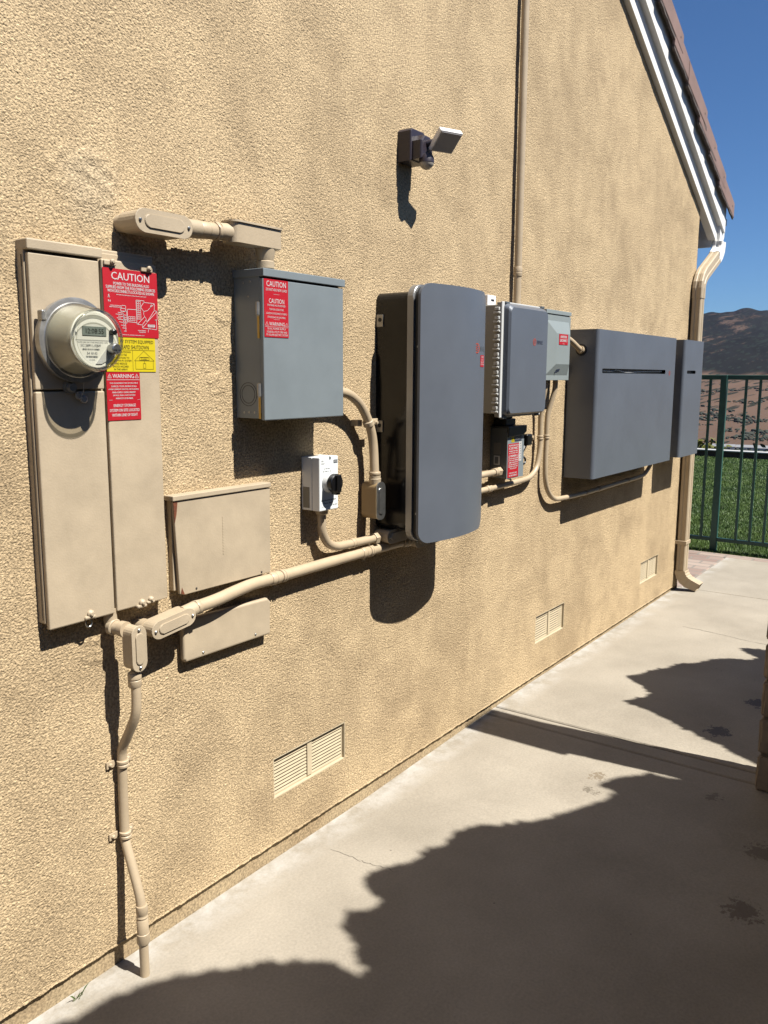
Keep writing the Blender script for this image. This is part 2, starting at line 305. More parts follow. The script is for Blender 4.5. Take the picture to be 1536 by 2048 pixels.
class MB:
    def __init__(s): s.bm = bmesh.new(); s.mi = 0
    def v(s, x, o, z): return s.bm.verts.new((x, -o, z))
    def face(s, vs):
        try: fc = s.bm.faces.new(vs); fc.material_index = s.mi; return fc
        except ValueError: return None
    def box(s, x0, x1, o0, o1, z0, z1, bev=0.0, seg=2):
        t = bmesh.new()
        c = [t.verts.new((x, -o, z)) for x in (x0, x1) for o in (o0, o1) for z in (z0, z1)]
        for q in ((0, 1, 3, 2), (4, 6, 7, 5), (0, 4, 5, 1), (2, 3, 7, 6), (0, 2, 6, 4), (1, 5, 7, 3)): t.faces.new([c[i] for i in q])
        if bev > 0: bmesh.ops.bevel(t, geom=list(t.edges), offset=bev, segments=seg, profile=0.5, affect='EDGES', clamp_overlap=True)
        s.add(t); return s
    def add(s, t, mtx=None):
        if mtx is not None: t.transform(mtx)
        mp = {v: s.bm.verts.new(v.co) for v in t.verts}
        for fc in t.faces:
            n = s.face([mp[v] for v in fc.verts])
            if n: n.smooth = fc.smooth
        t.free()
    def prism(s, pts, o0, o1, bev=0.0, seg=2):
        """outline pts (x,z), extruded out from the wall between o0 and o1"""
        t = bmesh.new()
        a = [t.verts.new((x, -o0, z)) for x, z in pts]; b = [t.verts.new((x, -o1, z)) for x, z in pts]
        t.faces.new(a); top = t.faces.new(b); n = len(pts)
        for i in range(n): t.faces.new((a[i], a[(i+1) % n], b[(i+1) % n], b[i]))
        if bev > 0: bmesh.ops.bevel(t, geom=list(top.edges), offset=bev, segments=seg, profile=0.5, affect='EDGES', clamp_overlap=True)
        s.add(t); return s
    def cyl(s, p0, p1, r0, r1=None, seg=20):
        return s.lathe(p0, p1, [(0, r0), (1, r1 if r1 is not None else r0)], seg)
    def lathe(s, p0, p1, prof, seg=24, cap=True):
        """prof: (t along p0->p1, radius)"""
        a = Vector((p0[0], -p0[1], p0[2])); b = Vector((p1[0], -p1[1], p1[2])); d = (b-a); L_ = d.length; d = d/L_
        x = d.orthogonal().normalized(); y = d.cross(x)
        rings = []
        for t, r in prof:
            c = a+d*L_*t
            rings.append([s.bm.verts.new(c+(x*math.cos(2*PI*k/seg)+y*math.sin(2*PI*k/seg))*max(r, 1e-5)) for k in range(seg)])
        for q, w in zip(rings, rings[1:]):
            for k in range(seg):
                fc = s.face((q[k], q[(k+1) % seg], w[(k+1) % seg], w[k]))
                if fc: fc.smooth = True
        if cap: s.face(rings[0]); s.face(rings[-1])
        return s
    def tube(s, pts, r, seg=16, smooth=4, cap=True):
        P = [Vector((p[0], -p[1], p[2])) for p in pts]
        if smooth: P = catmull(P, smooth)
        n = len(P); up = None; rings = []
        for i, p in enumerate(P):
            d = (P[min(i+1, n-1)]-P[max(i-1, 0)]).normalized()
            if up is None: up = d.orthogonal().normalized()
            up = (up-d*up.dot(d)).normalized(); w = d.cross(up)
            ri = r[i] if isinstance(r, (list, tuple)) else r
            rings.append([s.bm.verts.new(p+(up*math.cos(2*PI*k/seg)+w*math.sin(2*PI*k/seg))*ri) for k in range(seg)])
        for q, w in zip(rings, rings[1:]):
            for k in range(seg):
                fc = s.face((q[k], q[(k+1) % seg], w[(k+1) % seg], w[k]))
                if fc: fc.smooth = True
        if cap: s.face(rings[0]); s.face(rings[-1])
        return s
    def ribbon(s, pts, w, o):
        """flat line of width w through (x,z) points, lying at distance o"""
        for (x0, z0), (x1, z1) in zip(pts, pts[1:]):
            dx, dz = x1-x0, z1-z0; l = math.hypot(dx, dz) or 1e-6; nx, nz = -dz/l*w/2, dx/l*w/2; ex, ez = dx/l*w/2, dz/l*w/2
            s.face([s.v(x0-ex+nx, o, z0-ez+nz), s.v(x1+ex+nx, o, z1+ez+nz), s.v(x1+ex-nx, o, z1+ez-nz), s.v(x0-ex-nx, o, z0-ez-nz)])
        return s
    def build(s, name, m, parent=None, kind=None, recalc=True, mats=None):
        if recalc: bmesh.ops.recalc_face_normals(s.bm, faces=s.bm.faces)
        me = bpy.data.meshes.new(name); s.bm.to_mesh(me); s.bm.free()
        for k in (mats or [m]): me.materials.append(k)
        sm = np.zeros(len(me.polygons), bool); me.polygons.foreach_get('use_smooth', sm)
        if sm.any():
            me.set_sharp_from_angle(angle=math.radians(32)); me.polygons.foreach_set('use_smooth', sm)
        return link_mesh(name, me, None, parent, kind=kind)

def catmull(P, k):
    out = []; n = len(P)
    for i in range(n-1):
        p0, p1, p2, p3 = P[max(i-1, 0)], P[i], P[i+1], P[min(i+2, n-1)]
        for j in range(k):
            t = j/k
            out.append(0.5*((2*p1)+(p2-p0)*t+(2*p0-5*p1+4*p2-p3)*t*t+(3*p1-p0-3*p2+p3)*t*t*t))
    out.append(P[-1]); return out
def rrect(x0, x1, z0, z1, r, k=6):
    pts = []
    for cx, cz, a in ((x1-r, z1-r, 0), (x0+r, z1-r, 90), (x0+r, z0+r, 180), (x1-r, z0+r, 270)):
        for i in range(k+1):
            t = math.radians(a+90*i/k); pts.append((cx+r*math.cos(t), cz+r*math.sin(t)))
    return pts
def stadium(cx, cz, L_, w, ang=0.0, k=10):
    r = w/2; h = L_/2-r; pts = []
    for i in range(k+1): t = -PI/2+PI*i/k; pts.append((h+r*math.cos(t), r*math.sin(t)))
    for i in range(k+1): t = PI/2+PI*i/k; pts.append((-h+r*math.cos(t), r*math.sin(t)))
    c, s_ = math.cos(ang), math.sin(ang)
    return [(cx+x*c-z*s_, cz+x*s_+z*c) for x, z in pts]

# lettering: each string becomes a flat mesh fitted to its box
_TXT = {}
def text_polys(s):
    if s not in _TXT:
        cu = bpy.data.curves.new('lettering', 'FONT'); cu.body = s; cu.resolution_u = 2; cu.fill_mode = 'FRONT'
        ob = bpy.data.objects.new('lettering', cu); COL.objects.link(ob); dg = bpy.context.evaluated_depsgraph_get(); dg.update()
        me = bpy.data.meshes.new_from_object(ob.evaluated_get(dg))
        V = np.array([v.co[:2] for v in me.vertices]) if len(me.vertices) else np.zeros((0, 2)); F = [tuple(p.vertices) for p in me.polygons]
        bpy.data.objects.remove(ob); bpy.data.curves.remove(cu); bpy.data.meshes.remove(me); _TXT[s] = (V, F)
    return _TXT[s]
def put_text(b, s, x0, x1, z0, z1, o, bold=0.0):
    V, F = text_polys(s)
    if not len(V): return
    mn, mx = V.min(0), V.max(0); sc = np.array([(x1-x0)/(mx[0]-mn[0]), (z1-z0)/(mx[1]-mn[1])])
    for dx in ((0,) if not bold else (-bold, bold)):
        vs_ = [b.v(x0+(p[0]-mn[0])*sc[0]+dx, o+(0.00004 if dx > 0 else 0), z0+(p[1]-mn[1])*sc[1]) for p in V]
        for q in F: b.face([vs_[i] for i in q])
def sign(parent, x0, x1, z0, z1, o, m, ink, lines, label=None, name='sign', th=0.0012, extra=None, bold=0.0):
    """flat sign on a surface at distance o; lines: (text,u0,u1,v0,v1) with v measured down from the top"""
    pl = MB().box(x0, x1, o, o+th, z0, z1).build(name, m, parent)
    if label: pl['label'] = label
    b = MB(); w, h = x1-x0, z1-z0; oo = o+th+0.0004
    for s, u0, u1, v0, v1 in lines: put_text(b, s, x0+u0*w, x0+u1*w, z1-v1*h, z1-v0*h, oo, bold)
    if extra: extra(b, lambda u, v_: (x0+u*w, z1-v_*h), oo)
    b.build('lettering', ink, pl, recalc=False)
    return pl
def warn_tri(b, T, oo, u, v, du, dv, w=0.0008):
    p = [T(u, v+dv), T(u+du, v+dv), T(u+du/2, v)]
    b.ribbon(p+[p[0]], w, oo); b.ribbon([T(u+du/2, v+dv*0.38), T(u+du/2, v+dv*0.82)], w, oo)

def conduit_body(parent, cx, cz, L_, w, o0, o1, ang=0.0, m=None, cm=None, screws=True):
    m = m or M['tan_paint']; cm = cm or M['tan_cover']
    b = MB(); b.prism(stadium(cx, cz, L_, w, ang), o0, o1, 0.002)
    # rounded back
    ob = b.build('conduit_body', m, parent)
    c = MB(); c.prism(stadium(cx, cz, L_+0.005, w+0.005, ang), o1+0.0005, o1+0.0035, 0.0012); c.prism(stadium(cx, cz, L_*0.72, w*0.60, ang), o1+0.0035, o1+0.0065, 0.002)
    cv = c.build('cover', cm, ob)
    if screws:
        for k in (-1, 1):
            x = cx+k*math.cos(ang)*(L_/2-w*0.22); z = cz+k*math.sin(ang)*(L_/2-w*0.22)
            screw(ob, (x, o1+0.003, z), (x, o1+0.0075, z), 0.0042)
    return ob
def screw(parent, p0, p1, r, m=None, prof=None, name='screw'):
    return MB().lathe(p0, p1, prof or [(0, r), (0.6, r*0.95), (1, r*0.55)], 10).build(name, m or M['steel'], parent)
def ring(parent, name, p0, p1, r, m=None, lip=0.0015, seg=20):
    return MB().lathe(p0, p1, [(0, r-lip*0.7), (0.05, r), (0.40, r), (0.43, r-lip), (0.50, r-lip), (0.53, r-lip*0.3), (0.95, r-lip*0.3), (1, r-lip)], seg).build(name, m or M['tan_pipe'], parent)
def locknut(parent, p0, p1, r, m=None):
    return MB().lathe(p0, p1, [(0, r*0.95), (0.1, r), (0.9, r), (1, r*0.95)], 6).build('locknut', m or M['tan_pipe'], parent)
def strap(parent, x, o, z, r, along='z', ears=(-1, 1), m=None):
    """pipe clamp round a pipe running along x or z with its ears screwed to the wall"""
    b = MB()
    if along == 'z':
        b.lathe((x, o, z-0.009), (x, o, z+0.009), [(0, r+0.001), (0.08, r+0.003), (0.35, r+0.003), (0.42, r+0.0015), (0.58, r+0.0015), (0.65, r+0.003), (0.92, r+0.003), (1, r+0.001)], 20)
        for k in ears:
            xa, xb = sorted((x+k*(r-0.002), x+k*(r+0.024))); b.box(xa, xb, 0.002, 0.0055, z-0.009, z+0.009, 0.001)
            b.lathe((x+k*(r+0.014), 0.005, z), (x+k*(r+0.014), 0.011, z), [(0, 0.0055), (0.6, 0.005), (1, 0.003)], 8)
    else:
        b.lathe((x-0.009, o, z), (x+0.009, o, z), [(0, r+0.001), (0.08, r+0.003), (0.35, r+0.003), (0.42, r+0.0015), (0.58, r+0.0015), (0.65, r+0.003), (0.92, r+0.003), (1, r+0.001)], 20)
        for k in ears:
            za, zb = sorted((z+k*(r-0.002), z+k*(r+0.022))); b.box(x-0.009, x+0.009, 0.002, 0.0055, za, zb, 0.001)
            b.lathe((x, 0.005, z+k*(r+0.013)), (x, 0.011, z+k*(r+0.013)), [(0, 0.005), (0.6, 0.0045), (1, 0.003)], 8)
    return b.build('strap', m or M['tan_pipe'], parent)

# ------------------------------------------------------------------ numeric noise for relief
_perm = RNG.permutation(1024); _ga = RNG.rand(1024)*2*PI
def perlin(x, y):
    xi = np.floor(x).astype(np.int64); yi = np.floor(y).astype(np.int64); xf = x-xi; yf = y-yi
    def g(ix, iy, dx, dy):
        h = _ga[_perm[(_perm[ix & 1023]+iy) & 1023]]; return np.cos(h)*dx+np.sin(h)*dy
    u = xf*xf*xf*(xf*(xf*6-15)+10); v = yf*yf*yf*(yf*(yf*6-15)+10)
    a = g(xi, yi, xf, yf)*(1-u)+g(xi+1, yi, xf-1, yf)*u; b = g(xi, yi+1, xf, yf-1)*(1-u)+g(xi+1, yi+1, xf-1, yf-1)*u
    return (a*(1-v)+b*v)*1.5
def grid_mesh(name, X, Y, Z, keep=None):
    nr, nc = X.shape; idx = np.arange(nr*nc).reshape(nr, nc)
    q = np.stack([idx[:-1, :-1], idx[:-1, 1:], idx[1:, 1:], idx[1:, :-1]], -1).reshape(-1, 4)
    if keep is not None: q = q[keep.reshape(-1)]
    me = bpy.data.meshes.new(name); me.vertices.add(nr*nc)
    me.vertices.foreach_set('co', np.stack([X, Y, Z], -1).astype(np.float32).ravel())
    n = len(q); me.loops.add(n*4); me.loops.foreach_set('vertex_index', q.astype(np.int32).ravel()); me.polygons.add(n)
    me.polygons.foreach_set('loop_start', (np.arange(n)*4).astype(np.int32)); me.polygons.foreach_set('loop_total', np.full(n, 4, np.int32))
    me.polygons.foreach_set('use_smooth', np.ones(n, bool)); me.update(); me.validate(); return me
def poly_mesh(name, V, F):
    me = bpy.data.meshes.new(name); me.from_pydata([tuple(v) for v in V], [], F); me.update(); return me

# ================================================================== THE HOUSE
EAVE = 0.5
house = thing('house', 'tan stucco house with a gable wall, white rake boards and a tiled roof', 'house', (5.79, 0, 0))
VENTS = [(1.760, 2.100, 0.204, 0.326), (3.556, 3.878, 0.218, 0.346), (5.016, 5.335, 0.214, 0.342)]
WB = 0.058
def wall():
    xs = [0.62]
    while xs[-1] < 5.80: xs.append(xs[-1]+0.0020+max(0, xs[-1]-0.9)*0.0012)
    xs = np.array(xs); xs[-1] = 5.80
    zs = np.concatenate([np.linspace(WB, 1.9, 860), np.linspace(1.9, 3.32, 520)[1:]])
    X, Z = np.meshgrid(xs, zs)
    wx = X+0.002*perlin(X/0.03, Z/0.03+7); wz = Z+0.002*perlin(X/0.03+31, Z/0.03)
    p = np.abs(perlin(wx/0.0076, wz/0.0070))**0.8+0.5*np.abs(perlin(wx/0.0056+9.3, wz/0.0053+3))**0.9
    amp = 0.0022*(1+0.4*perlin(X/0.25+3, Z/0.3+8))
    h = amp*(p-0.6)+0.0010*perlin(X/0.09, Z/0.09)
    # float-finished patch and cracked edge round the conduit that enters the wall
    for (cx, cz, rx, rz) in ((1.20, 1.885, 0.085, 0.06), (1.30, 1.75, 0.12, 0.03), (1.17, 0.84, 0.05, 0.05), (1.33, 0.93, 0.05, 0.03), (1.60, 1.62, 0.03, 0.03), (1.57, 1.44, 0.025, 0.03)):
        d = np.sqrt(((X-cx)/rx)**2+((Z-cz)/rz)**2)+0.35*perlin(X/0.03+cx*9, Z/0.03)
        k = np.clip((1.15-d)/0.3, 0, 1); k = k*k*(3-2*k)
        h = h*(1-0.85*k)+k*(0.0018+0.0016*perlin(X/0.045+5, Z/0.02))
    # rough drip edge at the bottom
    h = h+np.where(Z < WB+0.004, 0.002, 0)
    Zd = Z.copy(); Zd[0] = WB+0.0035*perlin(xs/0.03, xs*0+4)
    mx_, mz = 0.5*(X[:-1, :-1]+X[1:, 1:]), 0.5*(Z[:-1, :-1]+Z[1:, 1:])
    keep = (mz+EAVE*mx_) < 5.50
    for (a, b, c, d) in VENTS: keep &= ~((mx_ > a-0.003) & (mx_ < b+0.003) & (mz > c-0.003) & (mz < d+0.004))
    me = grid_mesh('gable_wall', X, -h, Zd, keep)
    return me
gw = link_mesh('gable_wall', wall(), M['stucco'], house)
# the rest of the house beyond the detailed face: returning walls, upper gable, foundation
b = MB()
pts = [(-5, WB), (0.62, WB), (0.62, 3.32), (4.36, 3.32), (0.3, 5.35), (-5, 2.7)]
b.face([b.v(x, 0.0, z) for x, z in pts])
b.face([b.v(5.80, 0.0, 0.0), b.v(5.80, -9, 0.0), b.v(5.80, -9, 2.44), b.v(5.80, 0.0, 2.44)])
b.face([b.v(-5, 0.0, 0.0), b.v(-5, -9, 0.0), b.v(-5, -9, 2.7), b.v(-5, 0.0, 2.7)])
b.box(0.62, 5.80, -0.02, -0.004, WB, WB+0.012)
b.build('side_wall', M['stucco'], house)
b = MB(); b.box(-5, 5.792, -0.3, -0.011, -0.2, WB+0.02); b.build('foundation_strip', M['stucco_base'], house)

# vents
for (a, b_, c, d) in VENTS:
    v = MB(); t = 0.006; rec = -0.010
    v.box(a, a+t, rec-0.006, rec, c, d); v.box(b_-t, b_, rec-0.006, rec, c, d); v.box(a+t, b_-t, rec-0.006, rec, c, c+t); v.box(a+t, b_-t, rec-0.006, rec, d-t, d)
    mid = (a+b_)/2; v.box(mid-0.011, mid+0.011, rec-0.012, rec+0.004, c+t, d-t, 0.001)
    n = 10; hgt = (d-c-2*t)/n
    for (p, q) in ((a+t, mid-0.012), (mid+0.012, b_-t)):
        for i in range(n):
            z0 = c+t+i*hgt
            vv = [v.v(p, rec+0.001, z0), v.v(q, rec+0.001, z0), v.v(q, rec-0.001, z0+hgt*0.60), v.v(p, rec-0.001, z0+hgt*0.60)]
            v.face(vv[:4])
    # recess reveal
    for (p, q, s_, w_) in ((a-0.004, a, c, d), (b_, b_+0.004, c, d), (a-0.004, b_+0.004, d, d+0.004), (a-0.004, b_+0.004, c-0.004, c)): v.box(p, q, -0.03, -0.0005, s_, w_)
    ob = v.build('foundation_vent', M['vent_paint'], house)
    MB().box(a-0.003, b_+0.003, -0.045, -0.04, c-0.003, d+0.003).build('dark_backing', M['black_matt'], ob)  # black sheet stands in for the darkness behind the slats

# rake boards: front faces parallel to the wall, following the roof slope
def slope_prism(x0, x1, c0, c1, o0, o1, bev=0.002):
    return MB().prism([(x0, c0-EAVE*x0), (x1, c0-EAVE*x1), (x1, c1-EAVE*x1), (x0, c1-EAVE*x0)], o0, o1)
slope_prism(0.3, 6.13, 5.419, 5.56, -0.02, 0.028).build('rake_board', M['trim_white'], house)
slope_prism(0.3, 6.20, 5.522, 5.80, 0.0285, 0.060).build('rake_board', M['trim_white'], house)
# eave return box and soffit beyond the corner
e = MB(); e.face([e.v(5.79, -0.12, 2.325), e.v(6.10, -0.12, 2.325), e.v(6.10, -8, 2.325), e.v(5.79, -8, 2.325)]); e.box(6.10, 6.12, -8, 0.0, 2.325, 2.5)
e.prism([(5.802, 2.327), (6.09, 2.327), (6.09, 2.375), (5.802, 2.52)], -0.30, -0.12)
e.build('soffit', M['trim_white'], house)
# roof deck
RT = 5.80
roof = slope_prism(0.3, 6.22, 5.58, 5.68, -8.5, 0.028).build('roof', M['tile_edge'], house)
# barge tiles: each a thick L-shaped concrete tile, tipped a little flatter than the roof
steps = [6.28-0.262*i for i in range(0, 24)]
for i, x1 in enumerate(steps[:12]):
    L_ = 0.40; x0 = x1-L_; jit = random.uniform(-0.006, 0.006); jt = random.uniform(-0.004, 0.004)
    sl = EAVE-0.085; zt1 = 5.772-EAVE*x1+jit; zt0 = zt1+sl*L_
    hgt = 0.118; tl = MB()
    tl.prism([(x1, zt1-hgt*0.85), (x1, zt1-0.008), (x1-0.012, zt1), (x0, zt0), (x0, zt0-hgt)], 0.080+jt, 0.094+jt, 0.004)
    tl.prism([(x1-0.002, zt1-0.018), (x1-0.002, zt1-0.002), (x0, zt0-0.002), (x0, zt0-0.018)], -0.32, 0.080+jt)
    tl.mi = 1
    n = 9; ed = [(x0+(x1-x0)*k/n) for k in range(n+1)]
    low = [zt0-hgt+(zt1-hgt*0.85-zt0+hgt)*k/n for k in range(n+1)]
    jag = [random.uniform(0.008, 0.018) for k in range(n+1)]; jo = [random.uniform(-0.003, 0.001) for k in range(n+1)]
    rows = [[tl.v(x, o, z) for x, o, z in zip(ed, [oo]*(n+1) if isinstance(oo, float) else oo, zz)] for oo, zz in ((0.0785, [l+0.006 for l in low]), (0.0785, [l-g for l, g in zip(low, jag)]), ([0.0925+jt+j for j in jo], [l-g for l, g in zip(low, jag)]), ([0.093+jt+j for j in jo], [l+0.004 for l in low]))]
    for p, q in zip(rows, rows[1:]+rows[:1]):
        for k in range(n): tl.face((p[k], p[k+1], q[k+1], q[k]))
    tl.face([r_[0] for r_ in rows]); tl.face([r_[-1] for r_ in rows])
    ob = tl.build('barge_tile', None, roof, mats=[M['roof_tile'], M['tile_edge']])
    MB().lathe((x1-0.055, 0.093+jt, zt1-0.03), (x1-0.055, 0.0955+jt, zt1-0.03), [(0, 0.007), (1, 0.006)], 8).build('nail_hole', M['tile_edge'], roof)
# main field of tiles in rows up the slope
ft = MB()
for i in range(24):
    x1 = 6.30-0.262*i
    for k in range(24):
        o1 = -0.33-k*0.34; zt = 5.79-EAVE*x1
        if i > 22: continue
        ft.prism([(x1, zt-0.03), (x1, zt), (x1-0.3, zt+0.135), (x1-0.3, zt+0.105)], o1-0.335, o1)
ft.build('roof_tiles', M['roof_tile'], roof)
# gutter along the eave and the downspout
g = MB()
prof = [(6.125, 2.47), (6.125, 2.36), (6.20, 2.355), (6.235, 2.40), (6.24, 2.465), (6.228, 2.468), (6.222, 2.41), (6.195, 2.372), (6.137, 2.374), (6.137, 2.47)]
g.prism(prof, -8, 0.045); g.prism([(6.125, 2.36), (6.20, 2.355), (6.235, 2.40), (6.24, 2.465), (6.125, 2.47)], 0.045, 0.048)
g.box(6.235, 6.275, 0.02, 0.05, 2.48, 2.525, 0.003)
g.build('gutter', M['trim_white'], house)
def boxsweep(path, w, d, m, name, parent, ribs=()):
    """rectangular pipe: path of (x,o,z,angle) where w spans x at angle 0 and d spans o"""
    bb = MB(); rings = []
    for (x, o, z, a) in path:
        c, s_ = math.cos(a), math.sin(a); ch = 0.006; rg = []
        for (px, po) in ((-w/2+ch, -d/2), (w/2-ch, -d/2), (w/2, -d/2+ch), (w/2, d/2-ch), (w/2-ch, d/2), (w*0.14, d/2), (w*0.1, d/2-0.004), (-w*0.1, d/2-0.004), (-w*0.14, d/2), (-w/2+ch, d/2), (-w/2, d/2-ch), (-w/2, d*0.16), (-w/2+0.003, d*0.1), (-w/2+0.003, -d*0.1), (-w/2, -d*0.16), (-w/2, -d/2+ch)):
            rg.append(bb.v(x+px*c, o+po, z+px*s_))
        rings.append(rg)
    for q, r_ in zip(rings, rings[1:]):
        n = len(q)
        for k in range(n): bb.face((q[k], q[(k+1) % n], r_[(k+1) % n], r_[k]))
    bb.face(rings[0]); bb.face(rings[-1])
    return bb.build(name, m, parent)
DX, DO = 5.742, 0.040
ds = boxsweep([(DX, DO, 2.02, 0), (DX, DO, 1.0, 0), (DX, DO, 0.16, 0)], 0.082, 0.058, M['tan_paint'], 'downspout', house)
boxsweep([(DX, DO, 1.96, 0), (DX, DO, 2.025, 0), (DX+0.006, DO, 2.055, -0.25), (DX+0.03, DO, 2.09, -0.62), (DX+0.07, DO, 2.12, -0.95), (DX+0.30, DO, 2.235, -1.02), (DX+0.335, DO, 2.255, -0.98)], 0.088, 0.064, M['tan_paint'], 'elbow', ds)
boxsweep([(DX+0.325, DO, 2.25, -0.95), (DX+0.365, DO, 2.275, -0.75), (DX+0.395, DO, 2.305, -0.35), (DX+0.405, DO, 2.335, 0), (DX+0.405, DO, 2.36, 0)], 0.092, 0.068, M['trim_white'], 'elbow', ds)['label'] = 'white upper elbow under the gutter'
pth = []
bb = MB(); rings = []
for k in range(9):
    t = k/8; a = t*1.15; R_ = 0.10
    o = DO+R_*(1-math.cos(a)); z = 0.175-R_*math.sin(a); x = DX+0.03*t
    wob = 0.003 if k % 2 else 0.0; w, d = 0.088+wob, 0.064+wob*2
    na, nz = math.cos(a), math.sin(a)
    rings.append([bb.v(x+px, o+po*na, z+po*nz) for px, po in ((-w/2, -d/2), (w/2, -d/2), (w/2, d/2), (-w/2, d/2))])
rings.append([bb.v(v.co.x+0.02, -v.co.y+0.05, max(0.036, v.co.z-0.028)) for v in rings[-1]])
for q, r_ in zip(rings, rings[1:]):
    for k in range(4): bb.face((q[k], q[(k+1) % 4], r_[(k+1) % 4], r_[k]))
bb.build('elbow', M['tan_paint'], ds)
MB().box(DX-0.05, DX+0.05, 0.0, DO+0.034, 0.355, 0.38, 0.002).build('strap', M['tan_paint'], ds)

# ================================================================== GROUND, PATH, LAWN
def gz(x):
    return float(np.interp(x, [-10, 2.3, 3.4, 20], [0, 0, 0.03, 0.03]))
def slab(name, x0, x1, y0, y1, m, n=8, kind='structure', sub=0.0):
    b = MB(); k = 0.005
    xs = [x0, x0+k]+[x0+(x1-x0)*i/n for i in range(1, n)]+[x1-k, x1]
    ys = [y0, y0+k, y1-k, y1]; rows = []
    for i, x in enumerate(xs):
        row = []
        for j, y in enumerate(ys):
            dz = -k if (i in (0, len(xs)-1) or j in (0, 3)) else 0
            row.append(b.bm.verts.new((x, y, gz(x)+dz+sub)))
        rows.append(row)
    for p, q in zip(rows, rows[1:]):
        for j in range(3): b.face((p[j], q[j], q[j+1], p[j+1]))
    # sides
    lowz = -0.12
    per = rows[0]+[r[-1] for r in rows[1:]]+rows[-1][-2::-1]+[r[0] for r in rows[-2:0:-1]]
    lw = [b.bm.verts.new((v.co.x, v.co.y, lowz)) for v in per]
    n_ = len(per)
    for i in range(n_): b.face((per[i], per[(i+1) % n_], lw[(i+1) % n_], lw[i]))
    return b.build(name, m, None, kind=kind)
YW = 0.014
p1 = slab('path', -4, 3.098, -5, YW, M['concrete'])
slab('path', 3.108, 3.190, -5, YW, M['concrete'], 2, sub=-0.001)
p2 = slab('path', 3.199, 5.83, -5, YW, M['concrete'])
OFF[p1] = OFF[p2] = Vector((0, 0, 0))
def crack(parent, pts, w):
    P_ = catmull([Vector((x, y, 0)) for x, y in pts], 6); b = MB(); prev = None
    for i, p in enumerate(P_):
        q = p+Vector((random.uniform(-1, 1), random.uniform(-1, 1), 0))*0.006; d = (P_[min(i+1, len(P_)-1)]-P_[max(i-1, 0)]).normalized(); n_ = Vector((-d.y, d.x, 0))*w*random.uniform(0.25, 0.6)
        cur = [b.bm.verts.new((*(q+n_).xy, gz(q.x)+0.0008)), b.bm.verts.new((*(q-n_).xy, gz(q.x)+0.0008))]
        if prev: b.face((prev[0], cur[0], cur[1], prev[1]))
        prev = cur
    b.build('crack', M['seam'], parent)
crack(p1, [(1.905, -0.10), (1.909, -0.172), (1.913, -0.225), (1.92, -0.271), (1.925, -0.34)], 0.0013)
crack(p2, [(4.90, -0.30), (4.88, -0.45), (4.86, -0.56), (4.83, -0.66), (4.83, -0.9)], 0.003)
slab('path', 5.838, 7.05, -5, -0.015, M['concrete'])
slab('brick_paving', 5.802, 7.05, -0.009, 6, M['brick'], sub=-0.004)
slab('brick_edging', 7.056, 7.19, -5, 6, M['brick'], 2, sub=-0.002)
# hairline cracks in the slabs
# terrain: one polar sheet to the horizon; the lot sits on its flat top
def terrain():
    R_ = np.concatenate([[0.5, 8, 13, 16.3], np.geomspace(17.5, 620, 60), np.geomspace(640, 9000, 150)])
    prof_r = [0, 16.3, 17.5, 30, 60, 150, 400, 560, 660, 760, 1000, 1300, 1650, 1950, 2300, 2700, 3300, 4200, 4700, 6000, 9000]
    prof_z = [-0.14, -0.14, -0.5, -4.6, -10, -23, -46, -55, -56, -54, -42, -26, -9, 4, 50, 108, 198, 296, 288, 220, 120]
    A = np.radians(np.concatenate([np.linspace(-180, -10, 60, endpoint=False), np.linspace(-10, 50, 420, endpoint=False), np.linspace(50, 180, 45)]))
    Rg, Ag = np.meshgrid(R_, A, indexing='ij'); X = Rg*np.cos(Ag); Y = Rg*np.sin(Ag); Z = np.interp(Rg, prof_r, prof_z)
    k = np.clip((Rg-700)/1500, 0, 1); k2 = np.clip((Rg-1900)/1500, 0, 1)
    Z = Z+k*(14*perlin(X/420, Y/420)+6*perlin(X/150+3, Y/150))*(1-k2*0.3)
    Z = Z+k2*(34*perlin(X/900+4, Y/900+2)+30*perlin(X/330, Y/330+7)+17*perlin(X/130+9, Y/130)+6*perlin(X/50, Y/50))-k2*12
    az0 = yaw-math.atan((1466-768)/FPX)
    Z = Z+k2*9*np.exp(-((Ag-az0)/0.010)**2)*np.exp(-((Rg-4200)/500)**2)
    return grid_mesh('hills', X, Y, Z)
link_mesh('hills', terrain(), M['hill'], None, kind='structure')
